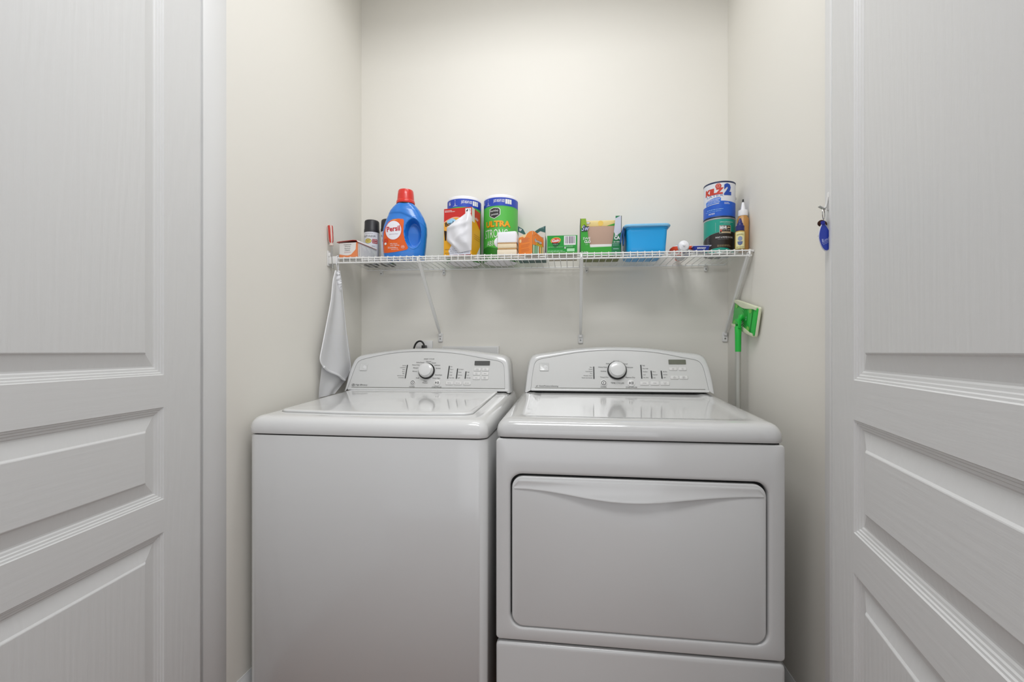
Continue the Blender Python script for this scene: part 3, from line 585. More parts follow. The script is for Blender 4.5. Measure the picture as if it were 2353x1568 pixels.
rings = [[(-w_ / 2 - .010, y, zt_ + .003), (-w_ / 2 + .004, y, zt_ + .005 + bump_), (w_ / 2 - .018, y, zt_ + .008 + bump_), (w_ / 2 - .002, y, zt_ + .0065 + bump_ * .4), (w_ / 2 + .003, y, zt_ - .0005), (w_ / 2 + .003, y, zt_ - .002), (w_ / 2 - .003, y, zt_ + .0045 + bump_ * .4), (w_ / 2 - .018, y, zt_ + .0062 + bump_), (-w_ / 2 + .004, y, zt_ + .003 + bump_), (-w_ / 2 - .010, y, zt_ + .001)] for y, bump_ in ((-d_ / 2 - .004, .0), (-d_ / 2 + .02, .003), (0, .003), (d_ / 2, 0))]
b.loft(rings, rl); i_ = b.mi(CW)
for q, f in enumerate(b.f):
    if len(f) == 4 and all(k % 10 < 5 for k in f): b.fm[q] = i_
b.build('lid_flap', o, smooth=0)

# --- two spray paint cans
def spray_can(x, y, phi, label):
    loc, rot = place(x, y); o = thing('spray_paint_can', label, 'spray can', loc, rot, 'black-capped spray paint cans on the shelf')
    r = .0325; b = MB(); sc = mat('can_steel', '#9a9a98', .3, .8); lb = mat('spray_label', '#dddde2', .35)
    b.lathe([(.029, .0035), (.030, .0), (r + .0004, .001), (r + .0006, .004), (r, .006), (r, .012)], 40, m=sc); b.lathe([(r, .012), (r, .144)], 40, m=lb); b.build('can_body', o)
    T = cyl_T(0, 0, 0, r + .0003, phi); T2 = cyl_T(0, 0, 0, r + .0006, phi); t = MB(); st = .004
    t.text('RUST-OLEUM', -.012, .1245, .0085, T2, BLK, w=.054, bold=.02, step=st)
    lines(t, T2, -.032, .012, .1360, .002, 1, .0012, GRY, 5, st)
    t.ell(-.016, .104, .0155, .0105, T, BLK, st); t.ell(-.016, .104, .0142, .0092, T2, mat('print_pale_yellow', '#e3cd6b', .4), st)
    T3 = cyl_T(0, 0, 0, r + .0009, phi); t.text('PAINTERS', -.016, .1075, .0030, T3, BLK, w=.018, bold=.02, step=st); t.text('TOUCH', -.016, .1015, .0034, T3, BLK, w=.015, bold=.02, step=st)
    dr = mat('print_dark_red', '#a62432', .4); t.rect(.002, .026, .094, .113, T, dr, st); t.text('ULTRA', .014, .1080, .0044, T2, WHT, w=.019, bold=.01, step=st); t.text('COVER', .014, .0995, .0044, T2, WHT, w=.019, bold=.01, step=st)
    lines(t, T2, -.028, .016, .082, .006, 5, .0018, GRY, 8, st); t.rect(.027, .040, .02, .142, T, mat('print_silver', '#a9aab2', .4), st)
    t.build('can_label', o, smooth=0)
    b = MB(); b.lathe([(r - .0004, .143), (r + .0003, .1435), (r + .0003, .156), (r - .0010, .160), (r - .0016, .190), (r - .0028, .195), (r - .006, .1975), (.006, .1980)], 40, m=mat('cap_charcoal', '#26262b', .42)); b.build('spray_cap', o)
spray_can(-.867, 1.897, .42, 'black-capped spray paint can standing alone between the cleaner carton and the blue jug')
spray_can(-.789, 1.893, .42, 'black-capped spray paint can mostly hidden behind the blue detergent jug')

# --- detergent jug
loc, rot = place(-.4795, 1.775); x0 = P(930, 560, 1.775).x
loc, rot = place(x0, 1.775, math.radians(10)); JS = .962; o = thing('detergent_bottle', 'large blue laundry detergent jug with red cap and orange label', 'bottle', loc, rot)
KP = [(0, -.074, .076, .040), (.004, -.079, .080, .045), (.022, -.0825, .0815, .049), (.06, -.0865, .0855, .051), (.108, -.0875, .0890, .051), (.135, -.083, .0885, .049), (.152, -.0775, .0855, .047), (.175, -.069, .077, .044), (.202, -.057, .062, .041), (.215, -.047, .052, .038), (.225, -.038, .043, .035), (.231, -.032, .037, .033)]
def kp(z):
    z = max(0, min(.2309, z))
    for i in range(len(KP) - 1):
        if z <= KP[i + 1][0]:
            u = (z - KP[i][0]) / (KP[i + 1][0] - KP[i][0]); return [KP[i][k] + (KP[i + 1][k] - KP[i][k]) * u for k in (1, 2, 3)]
def jug_y(x, z, off=0):
    xl, xr, bb = kp(z); xc, a = (xl + xr) / 2, (xr - xl) / 2; t = min(.9999, abs(x - xc) / a); y = -bb * (1 - t ** 2.6) ** (1 / 2.6)
    e = ((x - .040) / .0285) ** 2 + ((z - .102) / .055) ** 2      # hand-hold recess
    if e < 1.25: s_ = min(1, max(0, (1.25 - e) / .55)); s_ = s_ * s_ * (3 - 2 * s_); y += .036 * s_
    y -= .0012 * math.exp(-((e - 1.35) / .12) ** 2)
    e2 = z - (.186 - .35 * max(0, x + .01) - 6 * max(0, x + .01) ** 2 * .4)      # moulded shoulder line
    y -= .0034 / (1 + math.exp(-e2 / .0014)) if z < .225 else 0
    return y - off
JB = mat('jug_blue', '#1e78d2', .28, coat=.4); b = MB(); rings = []; NA = 240
for i in range(171):
    z = .231 * i / 170; zo = z * .962; xl, xr, bb = kp(z); xc, a = (xl + xr) / 2, (xr - xl) / 2; ring = []
    for k in range(NA):
        th = 2 * math.pi * k / NA; c_, s_ = math.cos(th), math.sin(th); px_ = xc + a * math.copysign(abs(c_) ** (2 / 2.6), c_); py_ = bb * math.copysign(abs(s_) ** (2 / 2.6), s_)
        if py_ < 0: py_ = jug_y(px_, z)
        ring.append((px_, py_, zo))
    rings.append(ring)
b.loft(rings, JB); b.build('jug_body', o, smooth=60)
LZ = lambda p: [(r_, z_ * JS) for r_, z_ in p]; b = MB(); b.lathe(LZ([(.0335, .228), (.0355, .230), (.0345, .236)]), 40, (.002, 0, 0), mat('neck_dark', '#2a1214', .5)); b.build('neck_ring', o)
b = MB(); b.lathe(LZ([(.0300, .2330), (.0365, .2335), (.0372, .240), (.0355, .247), (.0338, .2485), (.0322, .270), (.0305, .2860), (.0285, .2905), (.022, .2925), (.004, .2930)]), 44, (.002, 0, 0), mat('cap_red', '#d8281c', .3, coat=.3)); b.build('screw_cap', o)
LB = mat('label_orange', '#e05d0c', .35); t = MB(); TJ = lambda k: (lambda a, c: Vector((a, jug_y(a, c, k), c * JS)))
lab = [(-.0785, .022), (-.060, .0195), (-.03, .022), (0, .028), (.018, .033), (.0225, .040), (.0195, .047), (.010, .07), (.0045, .095), (.0035, .125), (.005, .150), (.002, .1585), (-.018, .1600), (-.040, .1575), (-.057, .148), (-.069, .130), (-.0775, .105), (-.0800, .07), (-.0795, .035)]
t.shape(lab, TJ(.0010), LB, .005)
t.ell(-.037, .1115, .0345, .0415, TJ(.0014), mat('label_red_rim', '#d8432a', .35), .005, 40); t.ell(-.0365, .1115, .0318, .0390, TJ(.0018), mat('label_oval', '#e7e7ee', .4), .005, 40)
t.text('Persil', -.0365, .1175, .0205, TJ(.0024), mat('label_text_red', '#c01a2a', .4), w=.054, bold=.03, rot=.10, step=.006)
t.text('advanced Clean', -.035, .0955, .0030, TJ(.0024), mat('label_violet', '#8d4a7a', .4), w=.036, rot=.06, step=.006)
t.shape([(-.052, .153), (-.030, .157), (-.016, .152), (-.028, .1535)], TJ(.0016), mat('label_gold', '#f3b04a', .4), .005)
t.ell(-.067, .068, .010, .011, TJ(.0024), mat('label_deep', '#c83a14', .4), .005, 20); t.ell(-.068, .057, .005, .005, TJ(.0028), WHT, .005, 14)
t.text('odor shower', -.034, .0565, .0036, TJ(.0018), WHT, w=.030, step=.006, bold=.01); t.text('color fighting', -.030, .0495, .0042, TJ(.0018), WHT, w=.036, step=.006, bold=.01)
lines(t, TJ(.0018), -.058, -.014, .0420, .0036, 2, .0014, WHT, 2, .006); t.ell(.002, .043, .0062, .0062, TJ(.0018), WHT, .005, 20); t.ell(.002, .043, .0052, .0052, TJ(.0022), LB, .005, 20); t.text('85', .002, .043, .004, TJ(.0026), WHT, bold=.01)
t.text('SENSITIVE', -.030, .0325, .0030, TJ(.0018), WHT, w=.030, step=.006); t.build('bottle_label', o, smooth=0)

# --- paper towel rolls
GRN = mat('roll_green', '#58bd4c', .38); RBL = mat('roll_blue', '#2546b8', .38); RWH = mat('roll_paper', '#e9e8ec', .75)
def towel_roll(px, Y, phi, label, kind):
    x = P(px, 560, Y).x; loc, rot = place(x, Y); o = thing('paper_towel_roll', label, 'paper towel roll', loc, rot, 'wrapped paper towel rolls on the shelf'); r = .0705; h = .2695; st = .006
    b = MB(); b.lathe([(.020, .0), (.060, .0), (r - .002, .002), (r, .006), (r, h - .012), (r - .003, h - .004), (r - .010, h), (.024, h), (.021, h - .006)], 56, m=RWH)
    T = cyl_T(0, 0, 0, r + .0006, phi); T2 = cyl_T(0, 0, 0, r + .0010, phi); T3 = cyl_T(0, 0, 0, r + .0015, phi); t = MB()
    b.build('paper_roll', o)
    W_ = math.pi * r * .96
    t.rect(-W_, W_, .004, h - .049, T, GRN, st); t.rect(-W_, W_, h - .049, h - .016, T, RBL, st); t.rect(-W_, W_, h - .0505, h - .049, T2, mat('roll_teal', '#2f8f7a', .4), st)
    t.text('JUST-RIGHT-SIZE', .010, h - .031, .0105, T2, WHT, w=.046, bold=.02, step=st)
    for k in range(3): t.rect(.036 + k * .0098, .0445 + k * .0098, h - .041, h - .022, T2, WHT, st)
    t.text('1', -.0395, h - .0225, .006, T2, WHT, bold=.02); t.text('=', -.0395, h - .0300, .004, T2, WHT, bold=.02); t.text('2', -.0395, h - .0385, .008, T2, WHT, bold=.02); t.rect(-.050, -.029, h - .0450, h - .0440, T2, WHT, st)
    t.text('6', -.070, h - .030, .014, T2, WHT, bold=.04, step=st)
    hexa = [(-.031, h - .062), (-.012, h - .056), (.010, h - .058), (.016, h - .064), (.016, h - .086), (.010, h - .091), (-.008, h - .1015), (-.026, h - .094), (-.032, h - .088)]
    hx2 = [(-.0085 + (a + .0085) * .90, h - .078 + (c - h + .078) * .90) for a, c in hexa]
    t.shape(hexa, T2, WHT, st); t.shape(hx2, T3, mat('roll_badge', '#2b2a29', .4), st)
    T4 = cyl_T(0, 0, 0, r + .0019, phi); t.text('berkley', -.0085, h - .0705, .0085, T4, WHT, w=.034, rot=.06, step=st); t.text('jensen.', -.0065, h - .0845, .0085, T4, WHT, w=.034, rot=.06, step=st)
    yo = mat('roll_yellow', '#f0a61c', .4); rs = mat('roll_shadow', '#8f4d12', .4)
    t.text('ULTRA', .0045 + .0015, h - .122 - .0015, .0215, T2, rs, w=.110, bold=.05, step=st); t.text('ULTRA', .0045, h - .122, .0215, T3, yo, w=.110, bold=.05, step=st)
    t.text('STRONG', -.0050, h - .1605, .0340, T2, WHT, w=.104, bold=-.002, step=st); t.text('ABSORBENT', .010, h - .199, .0200, T2, WHT, w=.108, bold=-.002, step=st)
    dg = mat('roll_dark_green', '#2f7f2a', .4); t.shape([(-W_ * .5, .0), (W_ * .5, .0), (W_ * .5, .018), (.02, .045), (-.04, .058), (-W_ * .5, .05)], T2, dg, st); lines(t, T3, -.04, .05, .016, .006, 2, .0022, mat('roll_pale', '#bfe0b0'), 4, st)
    t.build('printed_wrap', o, smooth=30)
towel_roll(1066, 1.884, .23, 'wrapped paper towel roll behind the red and yellow trash bag box', 'a')
towel_roll(1150, 1.884, -.10, 'green wrapped paper towel roll reading ULTRA STRONG, right of the trash bag box', 'b')

# --- trash bag box, front torn open
Y = 1.758; xa, xb_ = P(1017.5, 560, 1.715).x, P(1084.5, 560, 1.715).x; w_ = xb_ - xa; d_ = .090; h_ = .1835
loc, rot = place((xa + xb_) / 2 + .008, Y, math.radians(-9)); o = thing('trash_bag_box', 'upright red and yellow carton with a white trash bag bulging from its torn front', 'box', loc, rot)
b = MB(); YB_ = mat('carton_yellow', '#e6a617', .4); OB = mat('carton_amber', '#eda93a', .4); RB = mat('carton_red', '#c9251d', .4)
b.box(-w_ / 2, w_ / 2, -d_ / 2, d_ / 2, 0, h_, .0006, mat('carton_cream', '#e3ded2', .5), 1); F1, F2, F3 = front(-d_ / 2), front(-d_ / 2, .0008), front(-d_ / 2, .0012); L, R2 = -w_ / 2, w_ / 2
b.rect(L, R2, .0, h_, F1, YB_); arc = [(L + w_ * i / 14, .128 + .022 * math.sin(math.pi * min(1, (i / 14) * 1.05 + .06))) for i in range(15)]
b.shape(arc + [(R2, h_), (L, h_)], F2, RB)
arc2 = [(x_, z_ - .0035) for x_, z_ in arc]; b.shape(arc + arc2[::-1], F3, mat('print_peach', '#f2b79a', .4)); b.shape([(L, .100)] + [(R2, .100)] + arc2[::-1], F2, OB)
b.rect(R2 - .026, R2 - .003, h_ - .023, h_ - .004, F3, WHT); b.text('45', R2 - .0145, h_ - .0135, .011, front(-d_ / 2, .0016), mat('print_plum', '#3a1a33'), w=.017, bold=.03)
lines(b, F3, L + .004, L + .034, h_ - .008, .004, 1, .0018, WHT, 1); lines(b, F3, L + .004, L + .056, h_ - .0125, .004, 1, .0018, WHT, 6)
b.ell(L + .032, .133, .019, .012, F3, mat('print_sky', '#9ccdea', .4)); b.text('Boulder', L + .038, .127, .0145, front(-d_ / 2, .0016), BLK, w=.066, bold=.03, rot=.10, curve=-1.5)
for i, s_ in enumerate(('INDOOR / OUTDOOR KITCHEN BAGS', 'DRAWSTRING CLOSURE', 'BOLSAS PARA BASURA DE COCINA')): b.text(s_, 0, .0260 - i * .0072, .0036, F3, M_INK, w=(.104, .060, .102)[i])
b.shape([(L + .001, .100), (L + .012, .097), (L + .010, .062), (L + .005, .060)], F3, mat('torn_dark', '#2c1c12', .9))
b.shape([(L + .036, .048), (L + .020, .020), (L + .026, .000), (R2 - .004, .0), (R2 - .004, .050)], F2, mat('print_lilac_white', '#d9dbe6', .5))
b.rect(L, R2, .0, .0035, F3, mat('print_maroon', '#8a1d1d', .4))
S1, S2 = side_r(R2), side_r(R2, .0008); b.rect(-d_ / 2, d_ / 2, 0, h_, S1, YB_); b.shape([(-d_ / 2 + .03, h_), (d_ / 2, h_), (d_ / 2, .115), (-d_ / 2 + .045, .140), (-d_ / 2 + .03, .150)], S2, RB); b.rect(-d_ / 2, -d_ / 2 + .028, .13, h_, S2, mat('carton_cream'))
b.text('Boulder', 0, .150, .012, side_r(R2, .0012), WHT, w=.045); b.shape([(-d_ / 2 + .04, .0), (d_ / 2, 0), (d_ / 2, .05)], S2, mat('print_lilac_white')); lines(b, side_r(R2, .0012), -.02, .045, .085, .008, 3, .002, mat('print_bronze', '#a8761c'), 7)
b.build('carton', o, smooth=0)
# bag bulging out: quilted sheet with folds
b = MB(); BG = mat('bag_white', '#e4e4e8', .35, coat=.2)
ol = [(.066, .060 + .0), (.072, .1005), (.098, .1145), (.106, .128), (.118 - .010, .135)]
rows = []; NZ, NX = 26, 20
for i in range(NZ + 1):
    v = i / NZ; z = .018 + .146 * v
    xl = -.043 + .0 + (0 if v > .62 else 0); xl = L + .012 + (.050 * max(0, (.32 - v) / .32) ** .9 if v < .32 else 0) + ((w_ - .034) * max(0, (v - .66) / .34) ** 1.0); xr = R2 + .001 - .012 * max(0, (v - .80) / .2) - .004 * max(0, (.3 - v))
    row = []
    for k in range(NX + 1):
        u = k / NX; x = xl + (xr - xl) * u; zz = z + .020 * (u - .3) * max(0, v - .5) * 2 - (.008 * (1 - u) * (1 - v))
        e = min(1, 6 * min(u, 1 - u) + .0) * min(1, 5 * min(v + .02, 1 - v)); fold = .006 * math.exp(-((v - .60 - .10 * u) / .05) ** 2) + .0035 * math.sin(9 * u + 7 * v) * e + .004 * math.exp(-((v - .25 - .5 * (u - .35)) / .06) ** 2)
        row.append((x, -d_ / 2 - .0015 - .020 * e ** .6 * (.55 + .45 * math.sin(math.pi * min(1, v * 1.1))) - fold * e, zz))
    rows.append(row)
vs_ = [p for r_ in rows for p in r_]; fs_ = [(i * (NX + 1) + k, i * (NX + 1) + k + 1, (i + 1) * (NX + 1) + k + 1, (i + 1) * (NX + 1) + k) for i in range(NZ) for k in range(NX)]
b.add(vs_, fs_, BG); n0 = len(vs_); b.add([(x, -d_ / 2 + .0005, z) for x, y, z in vs_], [f[::-1] for f in fs_], BG)
edge = [k for k in range(NX + 1)] + [i * (NX + 1) + NX for i in range(1, NZ + 1)] + [NZ * (NX + 1) + k for k in range(NX - 1, -1, -1)] + [i * (NX + 1) for i in range(NZ - 1, 0, -1)]
for j in range(len(edge)): a, c = edge[j], edge[(j + 1) % len(edge)]; b.f.append((a, c, c + n0, a + n0)); b.fm.append(b.mi(BG))
b.build('trash_bag', o, smooth=60)

# --- stack of cleaning sponges under a white cover
xa, xb_ = P(1142, 560, 1.725).x, P(1187, 560, 1.725).x; w_ = xb_ - xa; loc, rot = place((xa + xb_) / 2, 1.757)
o = thing('sponge_stack', 'small stack of cream sponges under a white wrapper, before the green towel roll', 'sponge', loc, rot)
for z0_, z1_, cc, gg in ((0, .0235, '#e9dcc6', 0), (.0240, .0285, '#d2ab78', -.0015), (.0290, .0455, '#ead8b8', -.001), (.0458, .0505, '#d9b58a', -.0015)):
    b = MB(); m_ = mat('foam_' + cc[1:], cc, .9); b.box(-w_ / 2 - gg, w_ / 2 + gg, -.030, .030, z0_, z1_, .0022, m_, 2); b.build('sponge_layer', o)
b = MB(); rings = []
for z, s_, yy in ((.0508, 1.0, 0), (.056, 1.01, .0), (.066, 1.0, -.0005), (.078, .99, .0005), (.088, .97, 0), (.0925, .93, 0)):
    rings.append([(x * s_ * (w_ / 2) / 1 + .0006 * math.sin(40 * z + k), y * .030 * s_, z + (.0025 * math.sin(x * 3 + .4) if z > .08 else 0)) for k, (x, y) in enumerate(rrect(-1, 1, -1, 1, .18, 5))])
b.loft(rings, mat('wrapper_white', '#ebebf0', .55)); b.build('wrapper', o, smooth=50)
b = MB(); rings = []
for t_ in range(9):
    u = t_ / 8; r_ = .011 * math.sin(math.pi * (.12 + .8 * u)); rings.append([(-w_ / 2 - .004 + r_ * .8 * math.cos(a) - .004 * math.sin(math.pi * u), -.012 + r_ * .5 * math.sin(a), .038 + .036 * u) for a in [k * math.pi / 6 for k in range(12)]])
b.loft(rings, mat('wrapper_white')); b.build('wrapper_tuck', o, smooth=60)

# --- orange sponge cloth carton, standing corner-on
p = P(1223, 560, 1.697); al = math.radians(38); wl, wr, h_ = .072, .062, .083
loc, rot = place(p.x, 1.697, 0); o = thing('sponge_cloth_box', 'orange sponge cloth carton with arched top standing corner-on', 'box', loc, rot)
OC = mat('carton_tangerine', '#f08a3c', .4); eL = Vector((-math.cos(al), math.sin(al), 0)); eR = Vector((math.sin(al) * .92, math.cos(al) * .92, 0)).normalized()
Z0 = Vector((0, .002, 0)); Q = [Z0, Z0 + eR * wr, Z0 + eR * wr + eL * wl, Z0 + eL * wl]
b = MB(); b.loft([[q + UP * z for q in Q] for z in (0, h_ - .012)], mat('carton_kraft', '#b59c86', .6))
nL = Vector((-eL.y, eL.x, 0)); nL = nL if nL.y < 0 else -nL; nR = Vector((eR.y, -eR.x, 0)); nR = nR if nR.y < 0 else -nR
TL = lambda k: (lambda a, c: Z0 + eL * (wl - a) + UP * c + nL * k); TR = lambda k: (lambda a, c: Z0 + eR * a + UP * c + nR * k)
CRM = mat('print_cream', '#f3d9a8', .4)
b.shape([(0, .0), (wl, .0), (wl, h_ + .002), (wl * .80, h_ + .002), (wl * .62, h_ - .004), (wl * .52, h_ - .014), (wl * .42, h_ - .018), (wl * .30, h_ - .012), (wl * .1, h_ - .012), (0, h_ - .014)], TL(.0004), OC)
b.shape([(wl * .62, h_ - .004), (wl * .52, h_ - .014), (wl * .42, h_ - .018), (wl * .30, h_ - .012), (wl * .1, h_ - .012), (wl * .1, h_ - .008), (wl * .4, h_ - .005)], TL(.0002), CRM)
b.ell(.010, h_ - .027, .0055, .0065, TL(.0008), CRM); lines(b, TL(.0008), .018, wl - .010, h_ - .020, .0046, 4, .0016, mat('print_brick', '#c9705a', .5), 2)
for k in range(2): lines(b, TL(.0008), .014, wl - .010, h_ - .044 - k * .017, .0046, 3, .0014, mat('print_brick2', '#cf6a38', .5), 4 + k)
b.shape([(0, .034), (wr, .034), (wr, h_ - .022), (wr * .86, h_ - .015), (wr * .5, h_ - .006), (wr * .2, h_ + .001), (0, h_ + .002)], TR(.0008), OC)
b.rect(0, wr, .0, .034, TR(.0002), mat('window_dark_green', '#4d6e4a', .6))
for k, cc in enumerate(('#b9d6b0', '#8fc79a', '#c4dcc0', '#f0d488', '#ecd9a0')): b.rect(.002 + k * wr * .2, .002 + k * wr * .2 + wr * .15, .001, .033, TR(.0012), mat('cloth_' + cc[1:], cc, .8))
b.rect(wr * .60, wr * .68, 0, .034, TR(.0014), OC)
b.text('Sponge', wr * .50, h_ - .034, .0095, TR(.0012), BLK, w=.040, bold=.09, rot=-.12); b.text('Sponge', wr * .50, h_ - .034, .0095, TR(.0016), WHT, w=.040, bold=.02, rot=-.12)
b.text('Cloth', wr * .58, h_ - .0455, .0095, TR(.0012), mat('print_olive', '#8a7a1c'), w=.036, bold=.09, rot=-.08); b.text('Cloth', wr * .58, h_ - .0455, .0095, TR(.0016), mat('print_lemon', '#f2e04a'), w=.036, bold=.02, rot=-.08)
pts = [(.10 * wr + .44 * wr * i / 10, h_ - .016 + .0085 * math.sin(math.pi * i / 10)) for i in range(11)]; b.shape(pts + [(a, c - .0015) for a, c in pts[::-1]], TR(.0012), mat('print_brick2'))
b.build('carton', o, smooth=0)

# --- dark green carton behind
xa, xb_ = P(1189.5, 560, 1.800).x, P(1253, 560, 1.800).x; w_ = xb_ - xa; h_ = .1285; d_ = .085
loc, rot = place((xa + xb_) / 2, 1.8425); o = thing('scrub_pad_box', 'dark teal carton with notched white front standing behind the orange sponge cloth carton', 'box', loc, rot)
TE = mat('carton_teal', '#1f5450', .45); b = MB(); b.box(-w_ / 2, w_ / 2, -d_ / 2, d_ / 2, 0, h_ - .036, .0008, TE, 1); F2 = front(-d_ / 2)
b.loft([[(x_, y_, z_) for x_, z_ in ((-w_ / 2, .01), (w_ / 2, .01), (w_ / 2, h_ + .001), (w_ / 2 - .024, h_ - .008), (w_ / 2 - .040, h_ - .018), (w_ / 2 - .046, h_ - .034), (-w_ / 2 + .034, h_ - .034), (-w_ / 2 + .021, h_ - .010), (-w_ / 2, h_ + .003))] for y_ in (-d_ / 2 - .0002, -d_ / 2 + .0012)], TE)
b.shape([(-w_ / 2 + .002, 0), (w_ / 2 - .001, 0), (w_ / 2 - .001, h_ - .026), (w_ / 2 - .020, h_ - .020), (w_ / 2 - .046, h_ - .036), (-w_ / 2 + .034, h_ - .036), (-w_ / 2 + .002, h_ - .020)], F2, mat('print_stone', '#cfc9c0', .5))
b.text('Sp', -w_ / 2 + .010, h_ - .012, .008, front(-d_ / 2, .0008), WHT, shear=.2, bold=.02); b.text('8-ct', w_ / 2 - .013, h_ - .006, .005, front(-d_ / 2, .0008), mat('print_mint', '#a8c8c4'), w=.014)
b.build('carton', o, smooth=0)

# --- dryer sheet box
xa, xb_ = P(1257, 560, 1.702).x, P(1326.5, 560, 1.702).x; w_ = xb_ - xa; h_ = .0655; d_ = .150
loc, rot = place((xa + xb_) / 2, 1.778); o = thing('dryer_sheet_box', 'low green carton of dryer sheets with a barcode, lying left of the middle brace', 'box', loc, rot)
GG = mat('carton_green', '#12952f', .4); b = MB(); b.box(-w_ / 2, w_ / 2, -d_ / 2, d_ / 2, 0, h_, .0006, mat('carton_greybrown', '#b3aa98', .6), 1); F1, F2, F3, F4 = (front(-d_ / 2, k) for k in (.0003, .0007, .0011, .0015))
b.rect(-w_ / 2, w_ / 2, .004, h_, F1, GG); b.rect(-w_ / 2, w_ / 2, 0, .0035, F1, mat('carton_leaf', '#4d9a3c', .4))
b.shape([(a * .030 - .024, .047 + c * .0115 + a * .003) for a, c in [(math.cos(k * math.pi / 14) * (1 if True else 0) * .62, math.sin(k * math.pi / 14)) for k in range(28)]], F2, mat('print_yellow_rim', '#f2d24a')); b.shape([(a * .030 - .024, .047 + c * .0095 + a * .003) for a, c in [(math.cos(k * math.pi / 14) * .56, math.sin(k * math.pi / 14)) for k in range(28)]], F3, mat('print_vermilion', '#d83b22'))
b.text('Gain', -.024, .047, .0095, F4, WHT, w=.028, bold=.03, rot=.10, shear=.2)
b.shape([(-.038, .039), (-.012, .039), (-.006, .036), (-.016, .027), (-.026, .0215), (-.034, .028)], F2, mat('print_forest', '#0c5a22')); b.text('original', -.025, .034, .0038, F3, mat('print_mint'), w=.018)
b.rect(w_ / 2 - .049, w_ / 2 - .006, .030, h_ - .002, F2, WHT); r_ = random.Random(3); xx = w_ / 2 - .045
while xx < w_ / 2 - .011:
    q = .0008 + .0022 * r_.random(); b.rect(xx, xx + q, .035, h_ - .004, F3, mat('print_mauve', '#6d5a72')); xx += q + .0008 + .002 * r_.random()
b.rect(w_ / 2 - .038, w_ / 2 - .010, .006, .017, F2, mat('print_pale_green', '#a9dcb0')); b.ell(w_ / 2 - .045, .0195, .003, .003, F2, WHT); lines(b, F2, -w_ / 2 + .004, .004, .0225, .0045, 1, .0012, mat('print_pale_green'), 1)
b.rect(-w_ / 2 + .006, w_ / 2 - .010, .0195, .0206, F2, mat('print_forest')); lines(b, F2, -w_ / 2 + .003, .012, .0095, .0038, 2, .0014, mat('print_pale_green'), 5); lines(b, F2, w_ / 2 - .048, w_ / 2 - .01, .0265, .0035, 2, .0012, mat('print_pale_green'), 9)
b.build('carton', o, smooth=0)

# --- sweeper cloth box, front window torn out
xa, xb_ = P(1332, 560, 1.770).x, P(1430, 560, 1.770).x; w_ = xb_ - xa - .004; d_ = .110; h_ = .1535
loc, rot = place((xa + xb_) / 2 - .001, 1.831); o = thing('sweeper_cloth_box', 'tall green carton of sweeper cloths with a wide torn opening, right of the middle brace', 'box', loc, rot)
G1 = mat('sweep_green', '#2fa02c', .38); G2 = mat('sweep_dark_green', '#0f7a45', .38); G3 = mat('sweep_lime', '#86ad1c', .38); LV = mat('sweep_lavender', '#c9ccda', .45)
L, R2 = -w_ / 2, w_ / 2; xo0, xo1 = L + w_ * .165, R2 - w_ * .165; b = MB(); th = .0012
b.box(L, R2, d_ / 2 - th, d_ / 2, 0, h_ - .012, 0, mat('carton_olive', '#6d7440', .5)); b.box(L, R2, -d_ / 2, d_ / 2, 0, th, 0, mat('carton_olive')); b.box(L, L + th, -d_ / 2, d_ / 2, 0, h_ - .006, 0, mat('sweep_side', '#2e5a34', .45)); b.box(R2 - th, R2, -d_ / 2, d_ / 2, 0, h_, 0, mat('sweep_side'))
yf = -d_ / 2
def fr(pts, m, k=0): b.loft([[(x_, yf - k * .0005, z_) for x_, z_ in pts], [(x_, yf + th, z_) for x_, z_ in pts]], m)
opn = [(xo0 - .004, h_ * .955), (xo0 + .005, h_ * .50), (xo0 + .013, h_ * .235), (xo1 - .011, h_ * .245), (xo1 - .004, h_ * .5), (xo1 + .003, h_ * .97)]
fr([(L, 0), (opn[2][0], 0), opn[2], opn[1], (opn[0][0], h_ * .955), (L, h_ * .955)], G1); fr([(opn[2][0], 0), (opn[3][0], 0), opn[3], opn[2]], G1); fr([(opn[3][0], 0), (R2, 0), (R2, h_), (opn[5][0], h_), opn[4], opn[3]], G2)
F1, F2, F3, F4 = (front(yf, k) for k in (.0008, .0012, .0016, .0020))
b.shape([(L, h_ * .955), (L, h_ * .70), (opn[0][0] + .003, h_ * .78), (opn[0][0], h_ * .955)], F1, G3); b.shape([(opn[5][0], h_), (R2 - .001, h_), (R2 - .001, h_ * .60), (opn[4][0] + .010, h_ * .50), (opn[4][0] + .001, h_ * .60)], F1, LV); b.shape([(opn[5][0], h_), (opn[5][0] + .018, h_), (opn[5][0], h_ - .009)], F2, G2)
b.rect(L, L + .0022, 0, h_ * .955, F2, mat('print_edge_dark', '#33403a')); b.rect(R2 - .0022, R2, 0, h_, F2, mat('print_edge_dark'))
b.text('Sw', L + .020, h_ * .715, .020, F2, BLK, w=.026, bold=.12, shear=.25, rot=.05); b.text('Sw', L + .020, h_ * .715, .020, F3, mat('sweep_logo', '#bfc4ee'), w=.026, bold=.01, shear=.25, rot=.05)
for s_, xx, zz, hh, ww in (('SWE', L + .025, .455 * h_, .0095, .028), ('CLO', L + .028, .375 * h_, .0095, .024)): b.text(s_, xx, zz, hh, F2, WHT, w=ww, bold=.04)
b.text('32 cloths', L + .018, .12 * h_, .0048, F2, WHT, w=.026, bold=.01); lines(b, F2, L + .004, L + .026, .06 * h_, .005, 1, .002, mat('print_pale_green'), 3); lines(b, F2, L + .020, xo0 + .006, .30 * h_, .005, 1, .0014, mat('print_pale_green'), 3)
